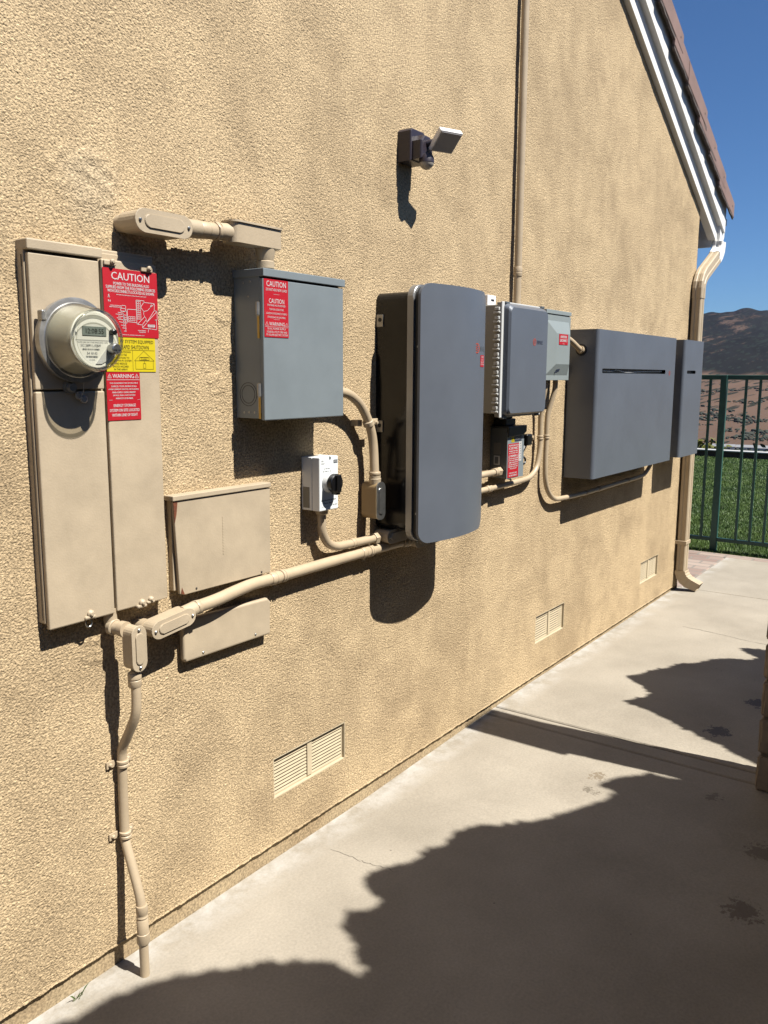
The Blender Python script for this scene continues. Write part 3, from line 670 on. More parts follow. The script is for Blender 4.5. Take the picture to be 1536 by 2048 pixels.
# lawn
b = MB(); ys = [-8, 8]
vv = [b.bm.verts.new(p) for p in ((7.19, -8, 0.005), (16.2, -8, 0.005), (16.2, 10, 0.005), (7.19, 10, 0.005))]; b.face(vv)
lw = [b.bm.verts.new((v.co.x, v.co.y, -0.3)) for v in vv]
for i in range(4): b.face((vv[i], vv[(i+1) % 4], lw[(i+1) % 4], lw[i]))
b.build('ground', M['lawn_soil'], None, kind='structure')
def grass():
    n = 260000; V = []
    xx = 7.2+9.0*RNG.rand(n)**1.15; az = RNG.rand(n)*0.36-0.02
    y = -1.65+xx*np.tan(0.05+RNG.rand(n)*0.28)
    clump = perlin(xx/0.12, y/0.12); keep = clump > -0.75; xx = xx[keep]; y = y[keep]; n = len(xx)
    h = 0.020+0.022*RNG.rand(n)+0.009*perlin(xx/0.4, y/0.4); w = 0.0022+0.0016*RNG.rand(n)+0.0002*xx
    a = RNG.rand(n)*2*PI; lx = (RNG.rand(n)-0.5)*0.045; ly = (RNG.rand(n)-0.5)*0.045
    dx, dy = np.cos(a)*w, np.sin(a)*w
    P = np.stack([np.stack([xx-dx, y-dy, 0*xx+0.0], -1), np.stack([xx+dx, y+dy, 0*xx+0.0], -1), np.stack([xx+lx, y+ly, h], -1)], 1).reshape(-1, 3)
    me = bpy.data.meshes.new('grass'); me.vertices.add(3*n); me.vertices.foreach_set('co', P.astype(np.float32).ravel()); me.loops.add(3*n); me.loops.foreach_set('vertex_index', np.arange(3*n, dtype=np.int32)); me.polygons.add(n)
    me.polygons.foreach_set('loop_start', (np.arange(n)*3).astype(np.int32)); me.polygons.foreach_set('loop_total', np.full(n, 3, np.int32)); me.update()
    o = link_mesh('grass', me, M['grass'], None, kind='stuff'); tag(o, 'short mown green lawn grass behind the green fence', 'grass')
grass()

# ================================================================== SERVICE PANEL WITH METER
def arr_sign_map(b, T, oo):
    def q(pts): 
        out = []
        for x, y in pts:
            u = (x-150)/618; v = (y-200-(x-143)*0.112)/(785-(x-143)*0.075); out.append(T(u, v))
        return out
    w = 0.0010
    for pl in ([(510, 570), (605, 580), (600, 597), (728, 610), (722, 690), (755, 698), (755, 795), (722, 795), (745, 800), (745, 908), (680, 900), (575, 890), (575, 855), (510, 845), (510, 570)],
               [(405, 675), (505, 680)], [(405, 675), (405, 818), (505, 828)], [(605, 590), (562, 650), (595, 700), (595, 742), (628, 795), (628, 830), (572, 888)], [(728, 610), (640, 690), (595, 700)], [(755, 700), (628, 825)],
               [(722, 690), (640, 808)], [(605, 760), (515, 848)], [(625, 790), (570, 855)], [(690, 618), (672, 665), (690, 640), (690, 618)], [(640, 848), (722, 855), (722, 882), (640, 875), (640, 848)],
               [(350, 632), (388, 636), (388, 700)], [(330, 665), (385, 670), (385, 700), (330, 695), (330, 665)], [(385, 700), (400, 702)], [(300, 712), (360, 722), (360, 800)], [(300, 755), (372, 762), (372, 815)], [(300, 790), (380, 800), (380, 930)], [(310, 820), (360, 828), (360, 880)], [(330, 858), (372, 862)], [(345, 890), (385, 895)], [(360, 925), (385, 930)],
               [(640, 935), (645, 905), (655, 890)], [(358, 740), (398, 745)], [(358, 765), (398, 770)], [(358, 790), (398, 795)], [(358, 725), (358, 830), (398, 835)], [(398, 700), (398, 835)]): b.ribbon(q(pl), w, oo)
    for x in (518, 538, 560): b.ribbon(q([(x, 580), (x, 790)]), w*0.9, oo)
    for k in range(9): b.ribbon(q([(516, 585+k*25), (562, 589+k*25)]), w*0.9, oo)
    for x in (415, 440, 465, 490): b.ribbon(q([(x, 758), (x, 806)]), w*0.9, oo)
    for k in range(3): b.ribbon(q([(415, 758+k*22), (490, 764+k*22)]), w*0.9, oo)
    for k in range(9): b.ribbon(q([(645+k*9, 852), (645+k*9, 878)]), w*1.4, oo)
    b.ribbon(q([(205, 500), (197, 540)]), w, oo); b.ribbon(q([(205, 500), (214, 541)]), w, oo); b.ribbon(q([(199, 530), (213, 531)]), w, oo)

P0, P1, PZ0, PZ1 = 1.027, 1.352, 0.916, 1.733
sp = thing('service_panel', 'tall tan electrical service panel with the round meter and three warning signs on it', 'electrical panel', (P0, 0, PZ0))
MB().box(P0-0.003, P1, -0.01, 0.024, PZ0+0.012, PZ1-0.006, 0.002).build('cabinet', M['tan_paint'], sp)
MB().box(P0-0.004, P0+0.175, -0.01, 0.041, PZ1-0.021, PZ1+0.001, 0.003).build('top_cap', M['tan_cover'], sp)
MB().box(P0, P0+0.168, 0.0245, 0.036, 1.431, PZ1-0.0265, 0.0025).build('meter_cover', M['tan_cover'], sp)
MB().box(P0-0.001, P0+0.1675, 0.0245, 0.037, PZ0, 1.427, 0.003).build('lower_cover', M['tan_cover'], sp)
MB().box(P0+0.1755, P1, 0.0245, 0.0355, PZ0+0.002, PZ1-0.020, 0.003).build('door', M['tan_cover'], sp)
MB().box(P0+0.182, P1+0.003, 0.0, 0.022, PZ1-0.019, PZ1+0.002, 0.003).build('top_cap', M['tan_cover'], sp)
def latch(x, z, s_=1.0):
    l = MB(); l.lathe((x, 0.036, z), (x, 0.046, z), [(0, 0.009*s_), (0.5, 0.0085*s_), (0.7, 0.006*s_), (1, 0.004*s_)], 12); l.box(x-0.016*s_, x+0.012*s_, 0.02, 0.042, z-0.012*s_, z-0.004*s_, 0.003); l.build('latch', M['tan_cover'], sp)
latch(1.128, 0.931); latch(1.272, 0.925); latch(1.298, 0.928, 0.8)
for (x, z) in ((1.222, 1.705), (1.322, 1.700)):
    l = MB(); l.box(x-0.016, x+0.016, 0.0355, 0.041, z-0.005, z+0.006, 0.002); l.lathe((x+0.004, 0.04, z+0.003), (x+0.004, 0.048, z+0.003), [(0, 0.006), (0.6, 0.006), (1, 0.003)], 10); l.build('latch', M['tan_cover'], sp)
h = MB(); ring_pts = [(1.128+0.008*math.cos(t), 0.03, 0.908+0.010*math.sin(t)) for t in np.linspace(0, 2*PI, 15)]; h.tube(ring_pts, 0.0018, 6, 0); h.build('sealing_ring', M['steel'], sp)
h = MB(); h.box(P0-0.0042, P0-0.0032, 0.016, 0.0175, PZ0+0.02, PZ1-0.03); h.build('side_seam', M['seam'], sp)
SO = 0.0357
sign(sp, 1.203, 1.352, 1.547, 1.695, SO, M['sign_red'], M['ink_white'],
     [('CAUTION', 0.15, 0.85, 0.05, 0.16), ('POWER TO THIS BUILDING ALSO', 0.18, 0.84, 0.195, 0.238), ('SUPPLIED FROM THE FOLLOWING SOURCES', 0.045, 0.955, 0.25, 0.293), ('WITH DISCONNECTS LOCATED AS SHOWN', 0.07, 0.93, 0.305, 0.348),
      ('SYSTEM EQUIPMENT AND ROOF LAYOUT', 0.22, 0.78, 0.372, 0.388), ('N', 0.075, 0.115, 0.462, 0.49), ('UTILITY METER AND', 0.11, 0.32, 0.535, 0.548), ('MAIN SERVICE PANEL', 0.09, 0.32, 0.556, 0.57), ('SUB PANEL', 0.29, 0.37, 0.615, 0.628),
      ('COMBINER', 0.20, 0.32, 0.66, 0.674), ('BATTERY', 0.22, 0.3, 0.715, 0.728), ('SOLAR ARRAYS', 0.60, 0.75, 0.885, 0.9), ('ON ROOFTOP', 0.62, 0.74, 0.91, 0.924), ('SERVICED BY QUALIFIED PERSONNEL ONLY', 0.30, 0.72, 0.962, 0.975)],
     'red caution sign with a white roof map and north arrow', extra=arr_sign_map, bold=0.00012)
def yel(b, T, oo):
    w = 0.0006; b.ribbon([T(0.02, 0.36), T(0.98, 0.36)], w, oo); b.ribbon([T(0.52, 0.36), T(0.52, 0.97)], w, oo)
    b.ribbon([T(0.555, 0.67), T(0.755, 0.38), T(0.965, 0.67), T(0.555, 0.67)], w, oo); b.ribbon([T(0.575, 0.67), T(0.575, 0.92), T(0.945, 0.92), T(0.945, 0.67)], w, oo)
    b.ribbon([T(0.735, 0.75), T(0.735, 0.89), T(0.785, 0.89), T(0.785, 0.75), T(0.735, 0.75)], w, oo); b.ribbon([T(0.76, 0.67), T(0.76, 0.75)], w, oo)
    b.ribbon([T(0.66, 0.57), T(0.86, 0.57), T(0.86, 0.65), T(0.66, 0.65), T(0.66, 0.57)], w, oo)
sign(sp, 1.203, 1.340, 1.4695, 1.5455, SO, M['sign_yellow'], M['ink_black'],
     [('SOLAR PV SYSTEM EQUIPPED', 0.04, 0.96, 0.06, 0.175), ('WITH RAPID SHUTDOWN', 0.12, 0.86, 0.215, 0.33), ('TURN RAPID SHUTDOWN', 0.04, 0.48, 0.395, 0.45), ('SWITCH TO THE', 0.12, 0.40, 0.48, 0.535), ('"OFF" POSITION TO', 0.08, 0.45, 0.565, 0.62),
      ('SHUT DOWN PV SYSTEM', 0.04, 0.49, 0.65, 0.705), ('AND REDUCE', 0.16, 0.40, 0.735, 0.79), ('SHOCK HAZARD', 0.12, 0.43, 0.82, 0.875), ('IN THE ARRAY', 0.14, 0.41, 0.905, 0.96), ('SOLAR ELECTRIC', 0.68, 0.84, 0.555, 0.59), ('PV PANELS', 0.70, 0.82, 0.61, 0.64)],
     'yellow rapid shutdown sign with a small house drawing', extra=yel)
def wrn(b, T, oo):
    warn_tri(b, T, oo, 0.04, 0.03, 0.11, 0.085); warn_tri(b, T, oo, 0.85, 0.03, 0.11, 0.085)
    b.ribbon([T(0.02, 0.155), T(0.98, 0.155)], 0.0009, oo); b.ribbon([T(0.05, 0.575), T(0.15, 0.575)], 0.0005, oo); b.ribbon([T(0.9, 0.575), T(0.98, 0.575)], 0.0005, oo)
sign(sp, 1.200, 1.292, 1.3605, 1.4680, SO, M['sign_red'], M['ink_white'],
     [('WARNING', 0.18, 0.82, 0.035, 0.12), ('THIS EQUIPMENT FED BY MULTIPLE', 0.09, 0.93, 0.21, 0.243), ('SOURCES. TOTAL RATING OF ALL', 0.13, 0.89, 0.274, 0.307), ('OVERCURRENT DEVICES, EXCLUDING', 0.05, 0.95, 0.337, 0.37), ('MAIN SUPPLY OVERCURRENT', 0.16, 0.85, 0.40, 0.433), ('DEVICE, SHALL NOT EXCEED', 0.18, 0.84, 0.463, 0.496), ('AMPACITY OF BUSBAR.', 0.25, 0.77, 0.526, 0.559),
      ('ENERGY STORAGE', 0.18, 0.84, 0.66, 0.72), ('SYSTEM ON SITE LOCATED', 0.06, 0.95, 0.76, 0.82), ('WITHIN LINE OF SIGHT', 0.12, 0.89, 0.86, 0.92)],
     'red warning sign about energy storage on site', extra=wrn, bold=0.0001)

MX, MZ = 1.114, 1.534
mt = thing('electric_meter', 'round glass electric meter with a small digital display on the tan service panel', 'electric meter', (MX, 0.037, MZ))
mr_ = MB(); mr_.lathe((MX, 0.0375, MZ), (MX, 0.062, MZ), [(0, 0.082), (0.15, 0.086), (0.55, 0.086), (0.62, 0.0885), (0.95, 0.0885), (1, 0.083), (1.0, 0.074)], 48)
rg = mr_.build('mounting_ring', M['galv'], mt)
l = MB(); a = math.radians(148); lx, lz = MX+0.090*math.cos(a), MZ+0.090*math.sin(a)
l.box(lx-0.005, lx+0.006, 0.046, 0.064, lz-0.011, lz+0.011, 0.003); l.build('ring_lock', M['galv'], rg)
MB().lathe((MX, 0.05, MZ), (MX, 0.118, MZ), [(0, 0.0735), (0.02, 0.0735), (0.90, 0.0620), (1, 0.059)], 48).build('meter_body', M['meter_body'], mt)
fp = MB().lathe((MX, 0.1185, MZ), (MX, 0.1225, MZ), [(0, 0.0585), (0.7, 0.0585), (1, 0.0565)], 48).build('face_plate', M['meter_white'], mt)
MB().box(MX-0.031, MX+0.027, 0.1227, 0.1238, MZ+0.008, MZ+0.027, 0.0005).build('display', M['lcd'], fp)
t = MB(); FO = 0.1233
MB_fr = [(MX-0.036, MZ+0.004), (MX+0.032, MZ+0.004), (MX+0.032, MZ+0.031), (MX-0.036, MZ+0.031), (MX-0.036, MZ+0.004)]
t.ribbon([(MX-0.048, MZ-0.001), (MX+0.040, MZ-0.001)], 0.0007, FO)
put_text(t, 'CL200 240V 3W TYPE FM2S 30TA 1.0Kh', MX-0.044, MX+0.03, MZ-0.0065, MZ-0.004, FO)
put_text(t, '512 20091 L 02849', MX-0.036, MX+0.012, MZ-0.0145, MZ-0.009, FO)
for i in range(30): t.ribbon([(MX-0.032+i*0.0014, MZ-0.021), (MX-0.032+i*0.0014, MZ-0.018)], 0.0003+0.0005*random.random(), FO)
put_text(t, '54 10 02', MX-0.022, MX+0.003, MZ-0.030, MZ-0.025, FO)
for i in range(20): t.ribbon([(MX-0.024+i*0.0014, MZ-0.036), (MX-0.024+i*0.0014, MZ-0.033)], 0.0003+0.0005*random.random(), FO)
put_text(t, '0.3-200A', MX-0.017, MX-0.003, MZ-0.042, MZ-0.0395, FO); put_text(t, 'h', MX-0.048, MX-0.043, MZ+0.008, MZ+0.017, FO)
t.build('lettering', M['ink_grey'], fp, recalc=False)
t = MB(); put_text(t, '12:08:55', MX-0.023, MX+0.02, MZ+0.0125, MZ+0.0225, 0.1242); t.build('lettering', M['ink_black'], fp, recalc=False)
MB().prism([(MX+0.036, MZ-0.006), (MX-0.002, MZ-0.049), (MX+0.012, MZ-0.049), (MX+0.03, MZ-0.04), (MX+0.046, MZ-0.02)], 0.123, 0.1243).build('face_panel', M['white_grey'], fp)
MB().lathe((MX+0.040, 0.1235, MZ+0.017), (MX+0.040, 0.136, MZ+0.017), [(0, 0.006), (0.9, 0.006), (1, 0.004)], 16).build('optical_port', M['black_plastic'], mt)
kb = MB(); kb.lathe((MX+0.036, 0.124, MZ-0.018), (MX+0.036, 0.146, MZ-0.018), [(0, 0.010), (0.3, 0.0115), (0.9, 0.0115), (1, 0.0095)], 24); kb.box(MX+0.027, MX+0.045, 0.146, 0.1475, MZ-0.0195, MZ-0.0165); kb.box(MX+0.0345, MX+0.0375, 0.146, 0.1474, MZ-0.026, MZ-0.010)
kb.build('reset_knob', M['steel'], mt)
MB().lathe((MX, 0.055, MZ), (MX, 0.137, MZ), [(0, 0.0815), (0.05, 0.0780), (0.74, 0.0662), (0.86, 0.0650), (0.93, 0.0632), (0.975, 0.0595), (1, 0.0550), (1.0, 0.0540), (0.968, 0.0535), (0.955, 0.050), (0.955, 0.0001)], 56, cap=False).build('glass_dome', M['glass'], mt)
gr = MB(); gr.tube([(MX+0.0590*math.cos(t), 0.1305, MZ+0.0590*math.sin(t)) for t in np.linspace(0, 2*PI, 49)], 0.0022, 10, 0, cap=False); gr.build('dome_rim', rim_mat, mt)
MB().lathe((MX, 0.060, MZ), (MX, 0.064, MZ), [(0, 0.0765), (0.5, 0.0785), (1, 0.0765)], 48, cap=False).build('gasket', M['galv'], mt)
sl = MB(); sl.tube([(MX+0.012, 0.06, MZ-0.088), (MX+0.016, 0.05, MZ-0.11), (MX+0.012, 0.045, MZ-0.122)], 0.0008, 5, 3)
for (dx, dz) in ((0.010, -0.116), (0.022, -0.124)): sl.lathe((MX+dx, 0.040, MZ+dz), (MX+dx, 0.046, MZ+dz), [(0, 0.0085), (0.7, 0.0085), (1, 0.006)], 14)
sl.build('seal', M['red_seal'], mt)
cl = MB(); cl.lathe((MX-0.012, 0.038, MZ-0.098), (MX-0.012, 0.056, MZ-0.098), [(0, 0.014), (0.5, 0.014), (0.55, 0.010), (1, 0.009)], 16); cl.build('ring_screw', M['galv'], rg)

# ================================================================== CONDUITS ON THE LEFT
c1 = thing('conduit', 'short tan conduit run with two fittings above the service panel, feeding the grey panel', 'conduit', (1.30, 0, 1.80))
conduit_body(c1, 1.340, 1.800, 0.160, 0.047, 0.022, 0.083); MB().lathe((1.285, -0.01, 1.800), (1.285, 0.024, 1.800), [(0, 0.020), (1, 0.020)], 20).build('hub', M['tan_paint'], c1)
MB().lathe((1.41, 0.052, 1.806), (1.47, 0.052, 1.808), [(0, 0.0185), (0.35, 0.0185), (0.4, 0.0215), (1, 0.0215)], 20).build('hub', M['tan_paint'], c1)
MB().cyl((1.46, 0.052, 1.808), (1.58, 0.052, 1.814), 0.0165).build('pipe', M['tan_pipe'], c1)
ring(c1, 'coupling', (1.472, 0.052, 1.808), (1.522, 0.052, 1.811), 0.0205); locknut(c1, (1.524, 0.052, 1.811), (1.536, 0.052, 1.812), 0.0235)
b = MB(); cx0, cx1 = 1.565, 1.742
def plan_prism(b, pts, z0, z1, bev=0.0):
    t = bmesh.new(); a = [t.verts.new((x, -o, z0)) for x, o in pts]; c = [t.verts.new((x, -o, z1)) for x, o in pts]; t.faces.new(a); t.faces.new(c); n = len(pts)
    for i in range(n): t.faces.new((a[i], a[(i+1) % n], c[(i+1) % n], c[i]))
    if bev: bmesh.ops.bevel(t, geom=[e for e in t.edges if abs(e.verts[0].co.z-e.verts[1].co.z) < 1e-6 and e.verts[0].co.z == z0], offset=bev, segments=3, profile=0.5, affect='EDGES', clamp_overlap=True)
    b.add(t)
plan_prism(b, rrect(cx0, cx1, 0.030, 0.082, 0.016), 1.790, 1.838, 0.012)
b.lathe((cx0-0.03, 0.053, 1.813), (cx0+0.01, 0.053, 1.814), [(0, 0.020), (0.7, 0.022), (1, 0.024)], 20)
bd = b.build('conduit_body', M['tan_paint'], c1)
b = MB(); plan_prism(b, rrect(cx0-0.004, cx1+0.002, 0.026, 0.086, 0.018), 1.8385, 1.843); b.build('cover', M['tan_cover'], bd)
b = MB(); b.lathe((1.700, 0.055, 1.80), (1.700, 0.055, 1.725), [(0, 0.027), (0.25, 0.026), (0.55, 0.021), (0.58, 0.0235), (0.8, 0.0235), (0.82, 0.0215), (1, 0.0215)], 22); b.build('hub', M['tan_paint'], c1)

# load panel (grey)
LX0, LX1, LZ0, LZ1, LO = 1.632, 1.964, 1.346, 1.731, 0.107
lp = thing('load_panel', 'square grey steel breaker panel with a red caution sign on its left edge', 'breaker panel', (LX0, 0, LZ0))
MB().box(LX0+0.004, LX1-0.004, 0.0, LO-0.014, LZ0+0.004, LZ1-0.004, 0.002).build('cabinet', M['grey_box'], lp)
lb = MB(); lb.box(LX0+0.001, LX1, LO-0.013, LO, LZ0, LZ1-0.0235, 0.0025); dr = lb.build('door', M['grey_box'], lp)
MB().box(LX0, LX1+0.004, 0.0, LO+0.004, LZ1-0.019, LZ1+0.001, 0.0015).build('top_lid', M['grey_box'], lp)
for z in (1.632, 1.425):
    hg = MB(); hg.cyl((LX0-0.002, LO-0.016, z-0.016), (LX0-0.002, LO-0.016, z+0.016), 0.0055, seg=12); hg.box(LX0, LX0+0.003, LO-0.022, LO-0.012, z-0.06, z+0.018)
    hb = hg.build('hinge', M['galv'], lp)
    MB().box(LX0-0.0008, LX0+0.002, LO-0.020, LO-0.013, z-0.075, z-0.020).build('hinge_pin', M['brass'], hb)
k = MB()
for rad in (0.024, 0.031): k.lathe((LX0+0.0042, 0.046, 1.413), (LX0+0.0034, 0.046, 1.413), [(0, rad), (1, rad), (1.0, rad-0.0013), (0, rad-0.0013)], 36, cap=False)
k.build('knockout', M['hood'], lp)
for (o, z) in ((0.035, 1.70), (0.06, 1.702), (0.03, 1.365), (0.048, 1.366), (0.068, 1.366), (0.053, 1.665)): screw(lp, (LX0+0.0045, o, z), (LX0+0.0025, o, z), 0.0035)
def w2(b, T, oo):
    warn_tri(b, T, oo, 0.03, 0.735, 0.13, 0.065, 0.0006); warn_tri(b, T, oo, 0.85, 0.735, 0.13, 0.065, 0.0006)
    b.ribbon([T(0.03, 0.82), T(0.97, 0.82)], 0.0006, oo); b.ribbon([T(0.38, 0.255), T(0.62, 0.255)], 0.0005, oo); b.ribbon([T(0.38, 0.69), T(0.62, 0.69)], 0.0005, oo)
sign(dr, LX0+0.004, 1.728, 1.5605, 1.7065, LO, M['sign_red'], M['ink_white'],
     [('CAUTION', 0.10, 0.90, 0.03, 0.125), ('DO NOT ADD NEW LOADS', 0.08, 0.94, 0.155, 0.20), ('CAUTION', 0.19, 0.82, 0.33, 0.41), ('THIS PANEL HAS SPLICED FEED-', 0.12, 0.88, 0.43, 0.462), ('THROUGH CONDUCTORS.', 0.20, 0.80, 0.50, 0.532), ('LOCATION OF DISCONNECT AT ENERGY', 0.07, 0.94, 0.57, 0.602), ('STORAGE BACK UP LOAD PANEL.', 0.12, 0.88, 0.635, 0.667),
      ('WARNING', 0.19, 0.83, 0.735, 0.80), ('DUAL POWER SUPPLY', 0.12, 0.88, 0.835, 0.868), ('SOURCES: UTILITY GRID AND', 0.09, 0.93, 0.89, 0.925), ('PV SOLAR ELECTRIC SYSTEM', 0.07, 0.95, 0.94, 0.975)],
     extra=w2, name='sign')

# two flush utility boxes with hinged lids
ub = thing('utility_box', 'larger tan flip-lid utility box with a rusty upper corner and lid ajar', 'utility box', (1.38, 0, 0.912))
MB().box(1.388, 1.712, -0.01, 0.016, 0.925, 1.166, 0.002).build('frame', M['tan_paint'], ub)
MB().box(1.380, 1.730, 0.0, 0.034, 1.1555, 1.1685, 0.002).build('top_lip', M['tan_cover'], ub)
b = MB(); b.prism([(1.384, 1.1535), (1.730, 1.1535), (1.727, 0.913), (1.412, 0.913), (1.396, 0.918)], 0.022, 0.030, 0.002); lid = b.build('lid', M['tan_cover'], ub)
MB().prism([(1.3835, 1.153), (1.397, 1.1535), (1.392, 1.12), (1.386, 1.10), (1.3845, 1.12)], 0.0298, 0.0306).build('rust_patch', M['rust'], lid)
MB().prism([(1.398, 0.919), (1.411, 0.9135), (1.402, 0.934)], 0.0298, 0.0306).build('rust_patch', M['rust'], lid)
for (x, z) in ((1.45, 0.922), (1.69, 0.920)): screw(lid, (x, 0.029, z), (x, 0.0315, z), 0.0035, M['seam'])
b = MB()
for k in range(14): b.box(1.5455, 1.5495, 0.0295, 0.0309, 0.995+k*0.0075, 0.9985+k*0.0075)
b.build('embossed_mark', M['tan_cover'], lid)
ub2 = thing('utility_box', 'smaller low tan utility box cover under the long horizontal conduit', 'utility box', (1.40, 0, 0.731))
MB().box(1.415, 1.712, -0.01, 0.012, 0.742, 0.836, 0.002).build('frame', M['tan_paint'], ub2)
b = MB(); b.prism([(1.406, 0.742), (1.413, 0.733), (1.727, 0.731), (1.730, 0.826), (1.718, 0.838), (1.412, 0.846), (1.406, 0.84)], 0.0125, 0.026, 0.006, 3); lid = b.build('lid', M['tan_cover'], ub2)
for x in (1.47, 1.665): screw(lid, (x, 0.025, 0.745), (x, 0.0285, 0.745), 0.0038)

# riser conduit to the ground
c2 = thing('conduit', 'tan riser conduit curving down the wall from the service panel into the concrete', 'conduit', (1.205, 0.06, 0))
X2 = 1.209
b = MB(); b.tube([(1.196, 0.016, 0.925), (1.196, 0.016, 0.895), (1.197, 0.019, 0.884), (1.199, 0.028, 0.879), (1.201, 0.05, 0.879)], 0.0155, 18, 4); b.lathe((1.196, 0.012, 0.882), (1.198, 0.03, 0.880), [(0, 0.013), (0.3, 0.0195), (0.9, 0.020), (1, 0.018)], 20); b.build('elbow', M['tan_paint'], c2)
b = MB(); b.lathe((1.201, 0.03, 0.879), (1.204, 0.062, 0.879), [(0, 0.0165), (0.45, 0.0165), (0.5, 0.0185), (1, 0.0185)], 20); b.build('nipple', M['tan_pipe'], c2)
conduit_body(c2, 1.212, 0.837, 0.106, 0.037, 0.060, 0.094, PI/2)
ring(c2, 'coupling', (1.211, 0.076, 0.776), (1.211, 0.076, 0.742), 0.0160)
b = MB(); b.tube([(1.211, 0.078, 0.78), (1.211, 0.079, 0.71), (1.210, 0.073, 0.668), (1.209, 0.045, 0.615), (1.209, 0.022, 0.575), (1.209, 0.017, 0.53), (1.207, 0.017, 0.36), (1.206, 0.023, 0.325), (1.205, 0.050, 0.255), (1.204, 0.068, 0.205), (1.203, 0.075, 0.16)], 0.0115, 18, 5); b.build('pipe', M['tan_pipe'], c2)
strap(c2, 1.209, 0.020, 0.536, 0.0115); strap(c2, 1.207, 0.020, 0.352, 0.0115)
b = MB(); b.lathe((1.203, 0.075, 0.185), (1.2015, 0.078, 0.085), [(0, 0.0138), (0.02, 0.0142), (0.2, 0.0142), (0.22, 0.0130), (0.27, 0.0130), (0.29, 0.0142), (0.34, 0.0130), (0.36, 0.0142), (0.72, 0.0142), (0.73, 0.0155), (0.97, 0.0155), (1, 0.014)], 22); b.build('coupling', M['tan_pipe'], c2)
MB().cyl((1.2015, 0.078, 0.09), (1.200, 0.081, -0.03), 0.0115).build('pipe', M['tan_pipe'], c2)

# long horizontal conduit
c3 = thing('conduit', 'long tan conduit running from the service panel to below the tall grey switch cabinet', 'conduit', (1.26, 0.05, 0.87))
b = MB(); b.lathe((1.285, 0.0, 0.860), (1.285, 0.035, 0.859), [(0, 0.017), (0.5, 0.017), (0.55, 0.020), (1, 0.020)], 18); b.build('nipple', M['tan_pipe'], c3)
conduit_body(c3, 1.336, 0.864, 0.134, 0.039, 0.030, 0.072, math.radians(7))
b = MB(); b.lathe((1.385, 0.050, 0.873), (1.425, 0.050, 0.879), [(0, 0.0185), (0.9, 0.0185), (1, 0.0175)], 20); b.build('hub', M['tan_paint'], c3)
locknut(c3, (1.424, 0.050, 0.879), (1.438, 0.049, 0.880), 0.0205)
b = MB(); b.tube([(1.43, 0.050, 0.880), (1.50, 0.049, 0.884), (1.57, 0.043, 0.890), (1.65, 0.032, 0.893), (1.72, 0.029, 0.892), (1.85, 0.029, 0.893), (2.1, 0.029, 0.895), (2.40, 0.029, 0.895)], 0.0165, 18, 4); b.build('pipe', M['tan_pipe'], c3)
ring(c3, 'coupling', (1.722, 0.029, 0.892), (1.762, 0.029, 0.8925), 0.0188); ring(c3, 'coupling', (2.150, 0.029, 0.895), (2.188, 0.029, 0.895), 0.0188)
strap(c3, 1.775, 0.029, 0.8926, 0.0165, 'x', (-1,)); strap(c3, 2.20, 0.029, 0.895, 0.0165, 'x', (-1,))
conduit_body(c3, 2.50, 0.897, 0.17, 0.046, 0.005, 0.064, math.radians(1))
MB().lathe((2.385, 0.031, 0.895), (2.43, 0.033, 0.896), [(0, 0.019), (0.4, 0.019), (0.45, 0.022), (1, 0.021)], 18).build('hub', M['tan_paint'], c3)

# ================================================================== WHITE ROTARY DISCONNECT
rd = thing('rotary_disconnect', 'small white isolator switch box with a round black rotary handle', 'disconnect switch', (1.895, 0, 1.068))
A0, A1, AZ0, AZ1 = 1.898, 1.984, 1.068, 1.226
MB().box(A0, A1, 0.0, 0.040, AZ0, AZ1, 0.002).build('case', M['white_plastic'], rd)
lid = MB().box(A0-0.0005, A1+0.0005, 0.0412, 0.070, AZ0-0.0005, AZ1+0.0005, 0.0025).build('lid', M['white_plastic'], rd)
MB().box(A0-0.001, A0+0.0, 0.006, 0.030, 1.075, 1.137).build('label', M['label_grey'], rd)
t = MB()
put_text(t, 'ON', 1.905, 1.915, 1.213, 1.217, 0.0705); put_text(t, 'Isolator', 1.905, 1.921, 1.206, 1.210, 0.0705); put_text(t, 'AC 4P 690V', 1.918, 1.945, 1.190, 1.194, 0.0705); put_text(t, 'IP66  NEMA 4X  63A', 1.912, 1.952, 1.182, 1.186, 0.0705)
t.build('lettering', M['ink_black'], lid, recalc=False)
t = MB(); put_text(t, 'Rapid Shutdown Initiation', 1.905, 1.972, 1.0955, 1.1005, 0.0705, 0.0002); put_text(t, 'Device Switch', 1.916, 1.958, 1.0875, 1.0925, 0.0705, 0.0002); put_text(t, 'Lock in OFF position', 1.905, 1.94, 1.078, 1.081, 0.0705); put_text(t, 'IEC 60947', 1.958, 1.978, 1.080, 1.084, 0.0705)
t.build('lettering', M['ink_black'], lid, recalc=False)
bd = MB().box(1.962, 1.980, 0.0701, 0.0706, 1.206, 1.216).build('badge', M['ink_grey'], lid)
t = MB(); put_text(t, 'IMO', 1.964, 1.978, 1.2085, 1.2135, 0.0710); t.build('lettering', M['ink_white'], bd, recalc=False)
MB().box(1.942, 1.949, 0.058, 0.0712, 1.219, 1.2268, 0.0005).build('lid_clip', M['ink_grey'], rd)
KX, KZ = 1.938, 1.150
MB().lathe((KX, 0.070, KZ), (KX, 0.085, KZ), [(0, 0.030), (0.2, 0.030), (1, 0.026)], 36).build('dial', M['white_grey'], rd)
kn = MB(); kn.lathe((KX, 0.0855, KZ), (KX, 0.104, KZ), [(0, 0.022), (0.15, 0.028), (0.85, 0.028), (1, 0.026)], 36); kn.box(KX-0.009, KX+0.009, 0.100, 0.114, KZ-0.026, KZ+0.026, 0.003)
